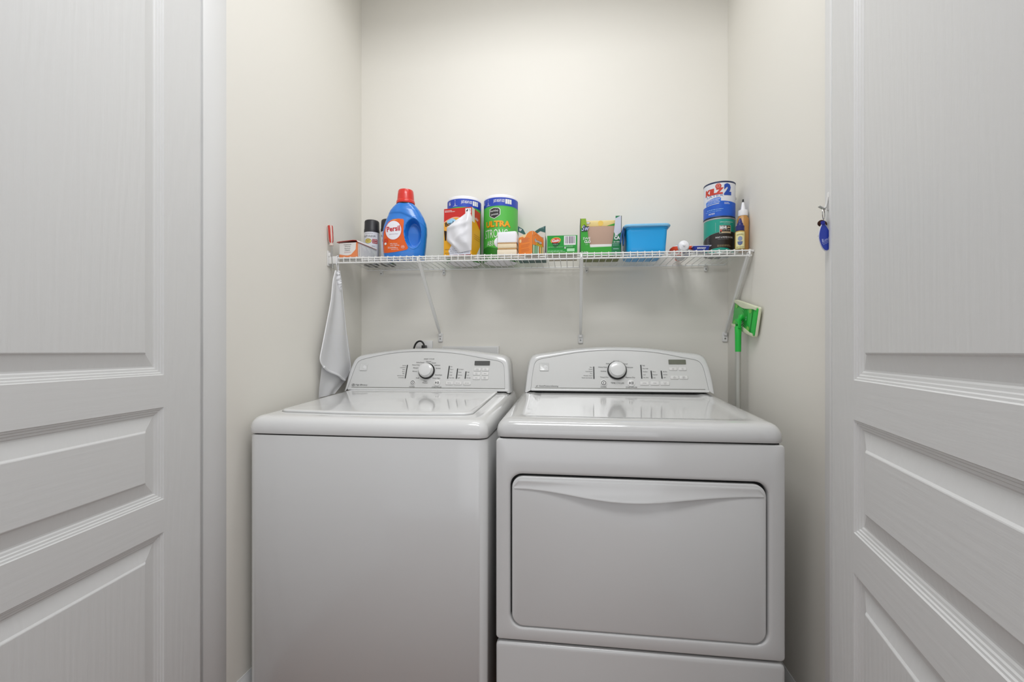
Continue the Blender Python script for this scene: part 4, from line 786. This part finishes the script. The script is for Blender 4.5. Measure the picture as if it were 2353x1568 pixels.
b.text('3X', opn[4][0] + .010, h_ * .54, .010, F3, WHT, w=.012, bold=.05); b.text('CA', opn[4][0] + .013, h_ * .455, .012, F3, WHT, w=.022, bold=.05); b.text('EX + HEAVY', opn[4][0] + .014, h_ * .355, .0045, F2, WHT, w=.026, bold=.02); lines(b, F2, opn[3][0] + .004, R2 - .006, h_ * .31, .0055, 2, .0016, mat('print_mint'), 8); b.rect(opn[3][0] + .006, R2 - .010, .175 * h_, .190 * h_, F2, mat('print_mint'))
b.build('carton', o, smooth=0)
b = MB(); bs = mat('carton_inside', '#b79a88', .8); b.box(L + .010, R2 - .012, -d_ / 2 + .006, d_ / 2 - .004, .0016, h_ * .765, .0015, bs); b.box(xo0 + .010, xo1 - .010, -d_ / 2 + .0025, -d_ / 2 + .006, .002, h_ * .31, .001, mat('cloth_white', '#dfdedb', .8)); b.build('cloth_refill_pack', o)
b = MB(); yy = mat('refill_yellow', '#e7cf8a', .45); b.box(L + .018, R2 - .020, -d_ / 2 + .012, d_ / 2 - .006, h_ * .765, h_ * .925, .004, yy, 3); FF = front(-d_ / 2 + .012, .0006); FG = front(-d_ / 2 + .012, .001)
b.ell(L + .030, h_ * .865, .0085, .0045, FF, mat('print_umber', '#7a5a40')); b.ell(L + .030, h_ * .865, .0070, .0033, FG, WHT); b.shape([(R2 - .055, h_ * .78), (R2 - .024, h_ * .84), (R2 - .024, h_ * .78)], FF, G1); b.ell(.0, h_ * .85, .010, .010, FF, mat('print_butter', '#ecc65a')); b.build('refill_wrapper', o)

# --- blue tub
xa, xb_ = P(1440, 560, 1.722).x, P(1534, 560, 1.722).x; w_ = xb_ - xa; xc = (xa + xb_) / 2; h_ = .1005; d_ = .185
loc, rot = place(xc, 1.722 + d_ / 2); o = thing('storage_tub', 'bright blue plastic tub with a light blue lid and hanging side clip', 'tub', loc, rot)
TB = mat('tub_blue', '#0aa0e4', .3, coat=.2); b = MB(); rings = []
for ins, z in ((.012, 0), (.007, .0015), (.004, .008), (.0035, .02), (.0, h_ - .022), (0, h_ - .014), (-.0022, h_ - .012), (-.0022, h_ - .004)): rings.append([(x_, y_, z) for x_, y_ in rrect(-w_ / 2 + ins, w_ / 2 - ins, -d_ / 2 + ins, d_ / 2 - ins, .016, 6)])
b.loft(rings, TB); b.build('tub_body', o, smooth=50)
b = MB(); LM = mat('lid_blue', '#7fbfe6', .3, coat=.3); rings = []
for ins, z in ((-.0090, h_ - .006), (-.0105, h_ - .0035), (-.0105, h_ - .0005), (-.0085, h_ + .0010), (-.0080, h_ + .0035), (-.004, h_ + .0048), (.006, h_ + .0050), (.010, h_ + .003)): rings.append([(x_, y_, z) for x_, y_ in rrect(-w_ / 2 + ins, w_ / 2 - ins, -d_ / 2 + ins, d_ / 2 - ins, .018, 6)])
b.loft(rings, LM); b.build('lid', o, smooth=50)
b = MB(); CLB = mat('clip_blue', '#0f4f8c', .35); xl = -w_ / 2 - .0112
rings = [[(xl + .002, y_, h_ + .001), (xl - .0010, y_, h_), (xl - .004, y_, h_ - .012), (xl - .010, y_, h_ - .034), (xl - .011, y_, h_ - .056), (xl - .0065, y_, h_ - .060), (xl - .006, y_, h_ - .052), (xl - .005, y_, h_ - .034), (xl + .0005, y_, h_ - .012), (xl + .001, y_, h_ - .004)] for y_ in (-.082, -.066, -.050)]
b.loft(rings, CLB); b.box(xl - .001, xl + .004, -.078, -.054, h_ - .066, h_ - .010, .0012, CLB); b.build('side_clip', o)

# --- glue bottle lying down, cap to the viewer
p = P(1573, 572, 1.730); x = p.x; loc, rot = place(x - .004, 1.735, math.radians(-6)); o = thing('squeeze_bottle', 'white-capped squeeze bottle with red and blue label lying flat, round cap facing out', 'bottle', loc, rot)
b = MB(); rings = []
for yy, a, c in ((.0, .012, .011), (.006, .026, .014), (.016, .040, .0165), (.032, .044, .0175), (.083, .044, .0175), (.095, .040, .016), (.101, .030, .012), (.104, .016, .006)):
    rings.append([(a * math.cos(k * math.pi / 16), yy, .0178 + c * math.sin(k * math.pi / 16)) for k in range(32)])
OL = mat('label_coral', '#dc4a22', .35); b.loft(rings, OL); iw, ib = b.mi(mat('label_white', '#e5e3e6', .4)), b.mi(mat('label_slate', '#3b4a86', .4))
for q, f in enumerate(b.f):
    if len(f) == 4: k = min(f) % 32; b.fm[q] = iw if k in (3, 4, 11, 12, 19, 20, 28, 29) else (ib if k in (5, 6, 7, 8, 9, 10, 24, 25, 26, 27) else b.fm[q])
b.build('bottle_body', o, smooth=60)
b = MB(); b.lathe([(.0165, -.002), (.0195, .001), (.0200, .006), (.0195, .016), (.017, .021), (.011, .0235), (.0045, .026), (.0035, .030), (.0008, .031)], 36, (0, 0, .0215), mat('cap_white', '#e9e9ec', .35), '-y'); b.build('round_cap', o)
# --- orange-nozzled bottle beside it
loc, rot = place(x + .014, 1.905, math.radians(165)); o = thing('glue_bottle', 'orange-nozzled bottle lying behind the white-capped squeeze bottle', 'bottle', (x + .022, 1.895, loc[2]), (0, -SL, math.radians(178)))
b = MB(); om = mat('nozzle_orange', '#d9531f', .35); b.lathe([(.018, -.05), (.020, -.046), (.020, .0), (.014, .008), (.013, .014)], 28, (0, -.0, .0205), mat('bottle_milk', '#d9dadf', .4), '-y'); b.build('bottle_body', o)
b = MB(); b.lathe([(.0145, .012), (.016, .014), (.015, .030), (.0095, .034), (.0085, .046), (.010, .047), (.010, .056), (.006, .060), (.001, .0605)], 28, (0, 0, .0205), om, '-y'); b.build('nozzle', o)

# --- flat blue packet
xa, xb_ = P(1596, 560, 1.712).x, P(1632, 560, 1.712).x; w_ = xb_ - xa; loc, rot = place((xa + xb_) / 2 - .002, 1.727, 0)
o = thing('wipes_packet', 'flat navy blue packet with white edge lying in front of the stacked paint cans', 'packet', loc, rot)
b = MB(); bl = mat('packet_blue', '#17349c', .35); rings = []
for ins, z in ((.010, .0), (.005, .002), (.001, .012), (-.001, .0178)): rings.append([(x_ * 1, y_, z + .0) for x_, y_ in rrect(-w_ / 2 + ins, w_ / 2 - ins * .6, -.0145 + ins * .4, .0145, .003, 3)])
b.loft(rings, bl); lines(b, front(-.0145, .0012), -.016, .018, .0118, .0034, 2, .0019, WHT, 11); b.build('packet_body', o)
b = MB(); b.box(-w_ / 2 - .003, w_ / 2 + .006, -.0165, .015, .0180, .0202, .0006, mat('packet_rim', '#c5cbe6', .4)); b.build('packet_edge', o)

# --- two quart paint cans, one on top of the other
px_ = 1652.5; YC = 1.812; xc = P(px_, 540, YC).x; RC, HC = .0545, .1325
def paint_can(z, name, label, phi, rimc, bodym, deco, ears):
    loc, rot = place(xc, YC); o = thing(name, label, 'paint can', (loc[0], loc[1], loc[2] + z), rot)
    b = MB(); b.lathe([(RC - .004, .003), (RC - .002, .0), (RC + .0012, .0008), (RC + .0012, .003), (RC, .0045), (RC, HC - .006), (RC + .0012, HC - .005), (RC + .0012, HC - .001), (RC - .001, HC), (RC - .003, HC - .0012), (RC - .004, HC - .004), (RC - .010, HC - .004), (RC - .011, HC - .002), (.001, HC - .002)], 56, m=rimc); b.build('can_body', o)
    t = MB(); T = lambda k: cyl_T(0, 0, 0, RC + .0004 + k * .0004, phi); W_ = math.pi * RC * .98; t.rect(-W_, W_, .0045, HC - .0065, T(0), bodym, .006); deco(t, T, W_); t.build('can_label', o, smooth=30)
    if ears:
        for s_ in (1,):
            e = MB(); e.lathe([(.008, -.001), (.0085, .001), (.006, .0035), (.004, .0055), (.001, .006)], 18, (0, 0, 0), mat('ear_white', '#dedcd6', .4), 'x')
            for v in e.v: v.x = s_ * (v.x + RC); v.z += HC * .62
            e.build('bail_ear', o)
    return o
def behr(t, T, W_):
    s_ = .006; bk = mat('can_espresso', '#2a231f', .35); tl = mat('can_teal', '#129a86', .35); fl = lambda a: .081 - 2.1 * (a - .030) ** 2
    top = [(-.110 + .22 * i / 36, fl(-.110 + .22 * i / 36)) for i in range(37)]; t.shape([(-.110, .012), (.110, .012)] + [(a, max(.03, c)) for a, c in top[::-1]], T(1), bk, s_)
    t.shape([(a, max(.03, c)) for a, c in top] + [(a, max(.03, c) - .0012) for a, c in top[::-1]], T(2), mat('can_rule', '#6a9a8a'), s_)
    t.rect(-W_, W_, .0045, .013, T(1), tl, s_); t.shape([(-.04, .013), (.04, .013), (.025, .019), (0, .0215), (-.025, .019)], T(2), tl, s_)
    t.rect(-.003, .039, .073, .1025, T(2), mat('can_silver', '#bdb9a6'), s_); t.rect(-.001, .037, .0745, .101, T(3), BLK, s_)
    t.text('BEHR', .0115, .094, .0095, T(4), WHT, w=.024, bold=.05, step=s_); t.text('pro', .030, .0935, .0055, T(4), mat('print_cream'), w=.010, bold=.05); t.text('PREMIUM', .018, .0850, .0050, T(4), mat('can_silver'), w=.034, bold=.03, step=s_); t.rect(.004, .036, .0755, .0785, T(4), mat('print_cream'), s_); t.rect(0, .0055, .080, .0885, T(4), RED, s_)
    t.text('INTERIOR SATIN ENAMEL PAINT', .024, .1145, .0032, T(2), WHT, w=.050, step=s_, bold=.02); t.text('WITH PRIMER', .024, .1090, .0028, T(2), mat('print_mint'), w=.026, step=s_)
    t.text('PAINT & PRIMER IN ONE', .016, .0585, .0058, T(2), WHT, w=.064, bold=.03, step=s_); lines(t, T(2), -.008, .032, .052, .003, 1, .0010, GRY, 4, s_); lines(t, T(2), -.010, .044, .030, .004, 2, .0013, mat('print_sand', '#b39c74'), 6, s_)
    lines(t, T(2), -.052, -.038, .066, .0055, 9, .0016, GRY, 12, s_); t.rect(-.0165, -.0158, .080, .114, T(2), mat('print_mint'), s_)
def kilz(t, T, W_):
    s_ = .006; bl = mat('can_royal', '#1559c4', .35); rd = mat('can_red', '#c3341f', .35)
    t.shape([(-W_, .0045), (W_, .0045), (W_, .056), (.060, .056), (.008, .060), (.004, .050), (-.060, .046), (-W_, .050)], T(1), bl, s_)
    t.shape([(-.046, .048), (.006, .053), (.010, .057), (.010, .070), (.005, .0735), (-.010, .0725), (-.040, .067), (-.048, .060)], T(2), mat('can_azure', '#1b6fd6', .35), s_)
    for k, (tx, ww) in enumerate((('INTERIOR/EXTERIOR', .050), ('WATER-BASED', .044), ('PRIMER SEALER STAINBLOCKER', .050), ('Blocks most stains', .040))): t.text(tx, -.018, .0665 - k * .0056, .0034, T(3), WHT, w=ww, bold=.02, rot=.07, step=s_)
    t.text('KILZ', -.016, .0960, .0200, T(1), rd, w=.070, bold=.07, rot=.0, shear=.06, step=s_); t.text('2', .0345, .1010, .0350, T(2), mat('can_deep_blue', '#1746a8', .35), w=.028, bold=.08, step=s_); t.text('LATEX', -.012, .0800, .0082, T(1), mat('can_steel_blue', '#5a76b0', .4), w=.062, bold=0, step=s_)
    for k in range(16): a = k * math.pi / 8; t.ell(.001 + .0092 * math.cos(a), .1145 + .0086 * math.sin(a), .0016, .0016, T(2), rd, s_, 8)
    t.ell(.001, .1145, .0082, .0078, T(2), rd, s_, 20); t.ell(.001, .1145, .0058, .0055, T(3), mat('can_pink', '#e7b8ac'), s_, 18); t.ell(.001, .1145, .0045, .0043, T(4), rd, s_, 18)
    lines(t, T(2), .022, .044, .0525, .0042, 2, .0016, WHT, 2, s_); lines(t, T(2), -.042, .022, .030, .004, 1, .0016, mat('print_sky'), 3, s_); lines(t, T(2), -.048, .020, .0235, .004, 1, .0012, mat('print_sky'), 9, s_); t.text('PRIMER', -.022, .0150, .0062, T(2), WHT, w=.024, bold=.05, shear=.3, step=s_)
paint_can(0, 'paint_can', 'quart paint can with teal and dark brown label reading BEHR, under the white can', -.24, mat('can_rim_steel', '#b5b9bb', .3, .7), mat('can_teal', '#129a86', .35), behr, False)
paint_can(HC + .0006, 'paint_can', 'white and blue primer can reading KILZ 2 stacked on top of the teal paint can', -.38, mat('can_rim_navy', '#1c2c54', .35), mat('can_white', '#dcdde2', .35), kilz, True)

# --- two small bottles at the right end
x, y = .5885, 1.7075; loc, rot = place(x, y); o = thing('spot_remover_bottle', 'small cream-labelled spot remover bottle with navy nozzle cap at the right end of the shelf', 'bottle', loc, rot)
r = .0165; b = MB(); b.lathe([(r - .002, 0), (r, .002), (r, .060), (r - .002, .064), (.012, .067)], 32, m=mat('bottle_amber', '#a98a35', .3)); b.build('bottle_body', o)
T = lambda k: cyl_T(0, 0, 0, r + .0003 + k * .0003, -.30); t = MB(); t.rect(-.016, .016, .002, .0605, T(0), mat('label_cream', '#e2dba6', .4), .004); tg = mat('print_moss', '#6b6a2a')
t.text("GRANDMA'S", 0, .0515, .0052, T(1), tg, w=.024, bold=.01, step=.004, curve=-12); t.ell(0, .0365, .0075, .0085, T(1), mat('print_slate', '#8795b4'), .004, 16); t.shape([(-.009, .027), (.009, .027), (.007, .017), (0, .0125), (-.007, .017)], T(1), mat('print_dusk', '#5c6b96'), .004); t.text('SPOT REMOVER', 0, .0065, .0042, T(1), tg, w=.026, bold=.01, step=.004); t.build('bottle_label', o, smooth=0)
b = MB(); b.lathe([(.0140, .066), (.0142, .083), (.0125, .085), (.0105, .086), (.0095, .093), (.0078, .0945), (.0055, .1035), (.0050, .105), (.0026, .1115), (.0006, .112)], 28, m=mat('cap_navy', '#20236a', .3)); b.build('nozzle_cap', o)
x, y = .6105, 1.7440; loc, rot = place(x, y); o = thing('wood_glue_bottle', 'tall tan glue bottle with white pointed nozzle standing against the right wall', 'bottle', loc, rot)
r = .0198; b = MB(); b.lathe([(r - .003, 0), (r, .003), (r, .118), (r - .004, .126), (.015, .130)], 32, m=mat('glue_tan', '#b78545', .35)); b.build('bottle_body', o)
b = MB(); b.lathe([(.0160, .129), (.0165, .131), (.0165, .148), (.0145, .150), (.0080, .152), (.0070, .160), (.0046, .176), (.003, .180)], 28, m=mat('cap_white')); b.build('nozzle_cap', o)
b = MB(); b.lathe([(.0034, .179), (.0028, .189), (.0008, .191)], 12, m=BLK); b.build('nozzle_tip', o)

# ------------------------------------------------------------------ outlet, cord, outlet box
a = P(957, 783, YB); c = P(995, 822, YB); b = MB(); rg = []
for ins, yy in ((0, .0003), (0, .004), (.002, .006)): rg.append([(x_, YB - yy, z_) for x_, z_ in rrect(a.x + ins, c.x - ins, a.z - .118 + ins, a.z - ins, .004, 4)])
b.loft(rg, M_PLAS); o = tag(b.build('outlet_plate', None, ((a.x + c.x) / 2, YB, a.z)), 'white wall outlet plate behind the washer console with a black cord at it', 'outlet')
pl = P(974, 799, YB - .03); b = MB(); b.box(pl.x - .0065, pl.x + .0075, YB - .046, YB - .0065, pl.z - .03, pl.z + .010, .003, M_BLK); b.build('plug', None, (0, 0, 0)).name = 'plug_tmp'
pc = bpy.data.objects['plug_tmp']; b = MB(); pts = [P(x_, y_, YB - .035) for x_, y_ in ((975, 796), (973.5, 790), (970, 785.5), (965, 783.5), (959.5, 785.5), (954.5, 791), (951.5, 799), (950.5, 806), (950, 820), (951, 850), (955, 900))]
cc = thing('power_cord', 'black power cord looping into the wall outlet behind the washer', 'cord', (pl.x, YB - .03, pl.z)); pts = [Vector((q_[0], YB - .035, q_[1])) for q_ in smooth_poly([(p_.x, p_.z) for p_ in pts], 60)]; b.tube(pts, .0038, 10, M_BLK); b.build('cable', cc, (pl.x, YB - .03, pl.z)); pc.name = 'plug'; pc.parent = cc; pc.location = (-pl.x, -(YB - .03), -pl.z)
a = P(1017.5, 796, YB); c = P(1147, 798, YB); zt_ = a.z; b = MB(); b.box(a.x, c.x, YB - .012, YB - .0003, zt_ - .20, zt_, .002, M_PLAS); b.box(a.x + .006, c.x - .006, YB - .0135, YB - .012, zt_ - .19, zt_ - .0055, .0008, mat('box_face', '#cfcfcd', .45))
tag(b.build('washer_outlet_box', None, ((a.x + c.x) / 2, YB, zt_)), 'wide white recessed valve box cover on the wall behind the washer console', 'outlet box')

# ------------------------------------------------------------------ netting laundry bag
lb = thing('laundry_bag', 'white mesh laundry bag hanging by its cord from the left end of the shelf', 'laundry bag', (-.925, YF, .90))
def net_sheet(name, left, right, n, X0, amp, ph, cols=16, m=M_NET, hem=None):
    Lp = smooth_poly(left, n); Rp = smooth_poly(right, n); vs_, uv = [], []
    for i in range(n):
        l, r_ = Lp[i], Rp[i]; pl_, pr_ = hit_x(l[0], l[1], X0), hit_x(r_[0], r_[1], X0)
        for k in range(cols + 1):
            u = k / cols; p = pl_.lerp(pr_, u); wd = (pr_ - pl_).length; g = amp * min(1, wd / .15) * math.sin(u * 9.5 + ph + i * .05); p.x += g; vs_.append(p); uv.append((u * wd * 1.0 - wd / 2 + 1, p.z))
    fs_ = [(i * (cols + 1) + k, i * (cols + 1) + k + 1, (i + 1) * (cols + 1) + k + 1, (i + 1) * (cols + 1) + k) for i in range(n - 1) for k in range(cols)]
    b = MB(); b.add(vs_, fs_, m); b.uv = uv; b.build(name, lb, lb.location, smooth=60)
    return vs_, cols
s1, cc_ = net_sheet('net_front', [(771, 622), (765, 645), (760, 690), (750, 735), (742, 775), (737, 800), (732, 826), (735, 836), (741, 843)], [(781, 622), (785, 650), (789, 690), (796, 745), (801, 790), (806, 825), (808.5, 842), (804, 862), (794, 874)], 44, -.9165, .005, 0)
s2, _ = net_sheet('net_back', [(745, 770), (740, 800), (738, 840), (735, 870), (732, 896), (731.5, 915)], [(800, 770), (806, 815), (809, 850), (803, 868), (792, 878), (770, 905)], 26, -.9320, .003, 1.5)
HM = mat('hem_white', '#e8e8ea', .75)
last = s1[-17:]; b = MB(); b.tube([p + Vector((.001, 0, 0)) for p in last], .0042, 8, HM); b.tube([s1[i * 17] for i in range(0, 44)], .0022, 6, HM); b.tube([s1[i * 17 + 16] for i in range(0, 40)], .0014, 6, HM); b.build('hem', lb, lb.location)
b = MB(); top = hit_x(776, 620, -.9165); NC = 22; b.tube([top + Vector((.003 + .002 * math.sin(k * 1.9), -.004 + .018 * k / NC + .0025 * math.sin(k * 1.3), -.004 - .075 * k / NC)) for k in range(NC + 1)], [.003 + .0055 * math.sin(math.pi * k / NC) ** .7 + .0012 * math.sin(k * 2.3) for k in range(NC + 1)], 10, HM); b.build('gathered_cuff', lb, lb.location)
q = zs(-.914); b = MB(); b.tube([top + Vector((0, 0, .0)), Vector((-.9115, YF - .0095, q - .03)), Vector((-.9115, YF - .0095, q + .001)), Vector((-.9115, YF + .001, q + .0055)), Vector((-.9115, YF + .010, q - .004)), Vector((-.9115, YF + .006, q - .03)), top + Vector((.002, .002, .0))], .0021, 8, HM); b.build('drawcord', lb, lb.location)

# ------------------------------------------------------------------ flat mop leaning upside down in the gap
mx, my = .5945, 1.742; o = thing('flat_mop', 'green flat floor mop standing upside down against the right wall beside the dryer', 'mop', (mx, my, 0)); oo = (mx, my, 0)
zj = H + .1060; b = MB(); b.lathe([(.012, .0), (.013, .004), (.0095, .02), (.0095, H + .0015)], 24, (mx, my, 0), mat('pole_silver', '#b5b5ae', .35, .35)); b.build('pole', o, oo)
MG = mat('mop_green', '#22b843', .35); b = MB(); b.lathe([(.0098, H + .0005), (.0102, H + .003), (.0106, H + .06), (.0118, H + .088), (.0095, H + .093)], 24, (mx, my, 0), MG)
for s_ in (-1, 1): b.box(mx - .0055, mx + .0055, my + s_ * .0125 - .0025, my + s_ * .0125 + .0025, H + .084, H + .120, .0022, MG)
b.build('handle_sleeve', o, oo)
far_t, near_t, near_b, far_b = (hit_x(px, py, .6175) for px, py in ((1692, 689.5), (1746, 707), (1736, 776), (1684.5, 748.5)))
ctr = (far_t + near_t + near_b + far_b) / 4; ev = ((near_t + near_b) / 2 - (far_t + far_b) / 2); lw = ev.length; ev.normalize(); uv_ = ((far_t + near_t) / 2 - (far_b + near_b) / 2); hh_ = uv_.length; uv_.normalize(); nx = Vector((-1, 0, 0))
TM = lambda k: (lambda a, c: ctr + ev * a + uv_ * c + nx * k)
b = MB(); rg = []
for ins, k in ((.004, -.004), (.003, .001), (.003, .004), (.006, .0058)): rg.append([TM(k)(a_, c_) for a_, c_ in rrect(-lw / 2 + ins, lw / 2 - ins, -hh_ / 2 + ins, hh_ / 2 - ins, .006, 4)])
b.loft(rg, MG)
for r_ in (.022, .030, .038, .046): b.tube([TM(.0062)(r_ * math.cos(a) * 1.2 - .02, min(hh_ / 2 - .012, max(-hh_ / 2 + .012, r_ * math.sin(a)))) for a in [math.pi * (k / 12 - .5) for k in range(13)]], .0012, 6, mat('mop_green_dark', '#12852c', .4))
b.tube([TM(.0065)(lw / 2 - .036, -hh_ / 2 + .008), TM(.0065)(lw / 2 - .036, hh_ / 2 - .008)], .0018, 6, mat('mop_green_dark'))
for a_, c_ in ((lw / 2 - .060, hh_ / 2 - .018), (lw / 2 - .060, -hh_ / 2 + .018), (-lw / 2 + .030, hh_ / 2 - .018), (-lw / 2 + .030, -hh_ / 2 + .018)): b.ell(a_, c_, .013, .010, TM(.0066), mat('grip_lime', '#7cc95a', .6))
b.text('S', lw / 2 - .088, 0, .014, TM(.0066), mat('print_mint'), bold=.02); b.build('mop_plate', o, oo, smooth=40)
b = MB(); CL = mat('mop_cloth', '#d8dcc0', .9)
rg = []
for ins, k in ((.002, .0015), (-.0005, -.001), (-.0005, -.0055), (.004, -.0085)): rg.append([TM(k)(a_, c_) for a_, c_ in rrect(-lw / 2 + ins, lw / 2 - ins, -hh_ / 2 + ins, hh_ / 2 - ins, .006, 4)])
b.loft(rg, CL)
for sg in (1, -1):
    rr_ = []
    for i in range(19):
        u = i / 18; a_ = -lw / 2 + .002 + (lw - .012) * u; dp = .010 + .009 * math.sin(math.pi * u) * abs(math.sin(math.pi * (u * 1.0 + .1))); c0 = sg * (hh_ / 2 + .001); c1 = sg * (hh_ / 2 - dp)
        rr_.append([TM(.000)(a_, c0), TM(.0072)(a_, c0 - sg * .001), TM(.0086)(a_, (c0 + c1) / 2), TM(.0080)(a_, c1), TM(.0062)(a_, c1), TM(.001)(a_, sg * (hh_ / 2 - .002))])
    b.loft(rr_, CL)
b.build('mop_cloth', o, oo, smooth=50)
b = MB(); J = Vector((mx, my, zj)); pc_ = TM(.006)(-.02, 0); b.tube([J + Vector((0, -.014, 0)), J + Vector((0, .014, 0))], .0075, 14, MG); b.tube([J, J.lerp(pc_, .5), pc_], [.0085, .0085, .0115], 14, MG); b.build('swivel_joint', o, oo)

# ------------------------------------------------------------------ keys on an adhesive hook, right jamb
hk = hit_x(1907, 463, JR); b = MB(); hy_, hz_ = hk.y, hk.z
b.box(JR - .0035, JR - .0002, hy_ - .008, hy_ + .008, hz_ - .020, hz_ + .022, .0015, M_PLAS)
b.tube([(JR - .004, hy_, hz_ + .010), (JR - .0065, hy_, hz_ - .004), (JR - .0090, hy_, hz_ - .013), (JR - .0145, hy_, hz_ - .016), (JR - .0175, hy_, hz_ - .011)], .0022, 8, M_PLAS)
tag(b.build('adhesive_hook', None, (JR, hy_, hz_)), 'small white adhesive hook stuck on the right door jamb', 'hook')
ko = (JR - .0135, hy_, hz_ - .014); K = thing('key_bunch', 'bunch of keys with a blue oval fob hanging from the hook on the right jamb', 'keys', ko)
Kx, Ky, Kz = ko; b = MB(); rr_ = .0135; b.tube([(Kx + rr_ * .55 * math.sin(a), Ky + rr_ * .75 * math.sin(a), Kz - rr_ + rr_ * math.cos(a)) for a in [2 * math.pi * k / 24 for k in range(25)]], .0008, 6, M_STEEL, caps=False); b.build('key_ring', K, ko)
b = MB(); b.box(-.0008, .0008, -.0045, .0045, -.0075, .0075, .0006, M_STEEL); b.add([], [], M_STEEL)
for v in b.v: v.rotate(Matrix.Rotation(math.radians(-58), 3, 'Y')); v += Vector((Kx - .0045, Ky - .002, Kz - .001))
b.build('ring_tag', K, ko)
FB = mat('fob_blue', '#2440b0', .35, coat=.3); e1 = Vector((1, .15, 0)).normalized(); nn = Vector((-.15, 1, 0)).normalized(); pB = hit_y(1895, 545, Ky - .004)
fc = Vector((pB.x, Ky - .004, pB.z)); tl_ = math.radians(7)
TF = lambda k: (lambda a, c: fc + e1 * (a * math.cos(tl_) - c * math.sin(tl_)) + UP * (a * math.sin(tl_) + c * math.cos(tl_)) - nn * k)
ov = []
for k in range(36):
    a = 2 * math.pi * k / 36; yy = math.sin(a); ov.append((.0132 * math.cos(a) * (1 - .38 * max(0, yy) ** 1.2) * (1 + .08 * min(0, yy)), .0305 * yy))
for nm, sc_, k0, k1, m_ in (('fob_edge', 1.06, -.0012, .0008, mat('fob_white', '#d5d6e4', .4)), ('key_fob', 1.0, -.0016, .0014, FB)):
    b = MB(); b.loft([[TF(k0)(a * sc_, c * sc_) for a, c in ov], [TF(k1)(a * sc_, c * sc_) for a, c in ov]], m_)
    if nm == 'key_fob':
        fw = mat('fob_print', '#a9b4e6', .4); b.text('Lond', .001, -.006, .0060, TF(.0018), fw, w=.014, rot=.25, shear=.3, bold=.02); b.rect(-.0085, -.0060, -.0115, -.0040, TF(.0018), fw); b.shape([(-.009, -.0135), (.010, -.0085), (.010, -.0093), (-.009, -.0145)], TF(.0018), fw); b.shape([(-.007, -.0165), (.006, -.0125), (.006, -.0132), (-.007, -.0174)], TF(.0018), fw)
    b.build(nm, K, ko, smooth=0)
b = MB(); b.tube([TF(0)(0, .0285), TF(0)(0, .0365)], .0042, 12, mat('fob_stub', '#1c2590', .35)); b.build('fob_stub', K, ko)
KM = mat('key_bronze', '#4a2c20', .45, .4)
for j, (ax, ay, tilt) in enumerate(((-.0085, .006, -10), (.0030, .010, 4), (.0085, .012, 14))):
    b = MB(); R3 = Matrix.Rotation(math.radians(tilt), 3, 'Y'); bo = [(.0085 * math.cos(a), .0075 * math.sin(a)) for a in [2 * math.pi * k / 16 for k in range(16)]]
    b.loft([[Vector((x_, yy, z_ - .010)) for x_, z_ in bo] for yy in (-.001, .001)], KM)
    bl = [(-.0030, -.016), (-.0030, -.040), (0, -.043), (.003, -.040), (.0015, -.037), (.003, -.034), (.001, -.031), (.003, -.028), (.0015, -.025), (.003, -.022), (.003, -.016)]; b.loft([[Vector((x_, yy, z_)) for x_, z_ in bl] for yy in (-.0009, .0009)], KM)
    for v in b.v: v.rotate(R3); v += Vector((Kx + ax * .6 + .002, Ky + ay, Kz - .024))
    b.build('key', K, ko, smooth=0)
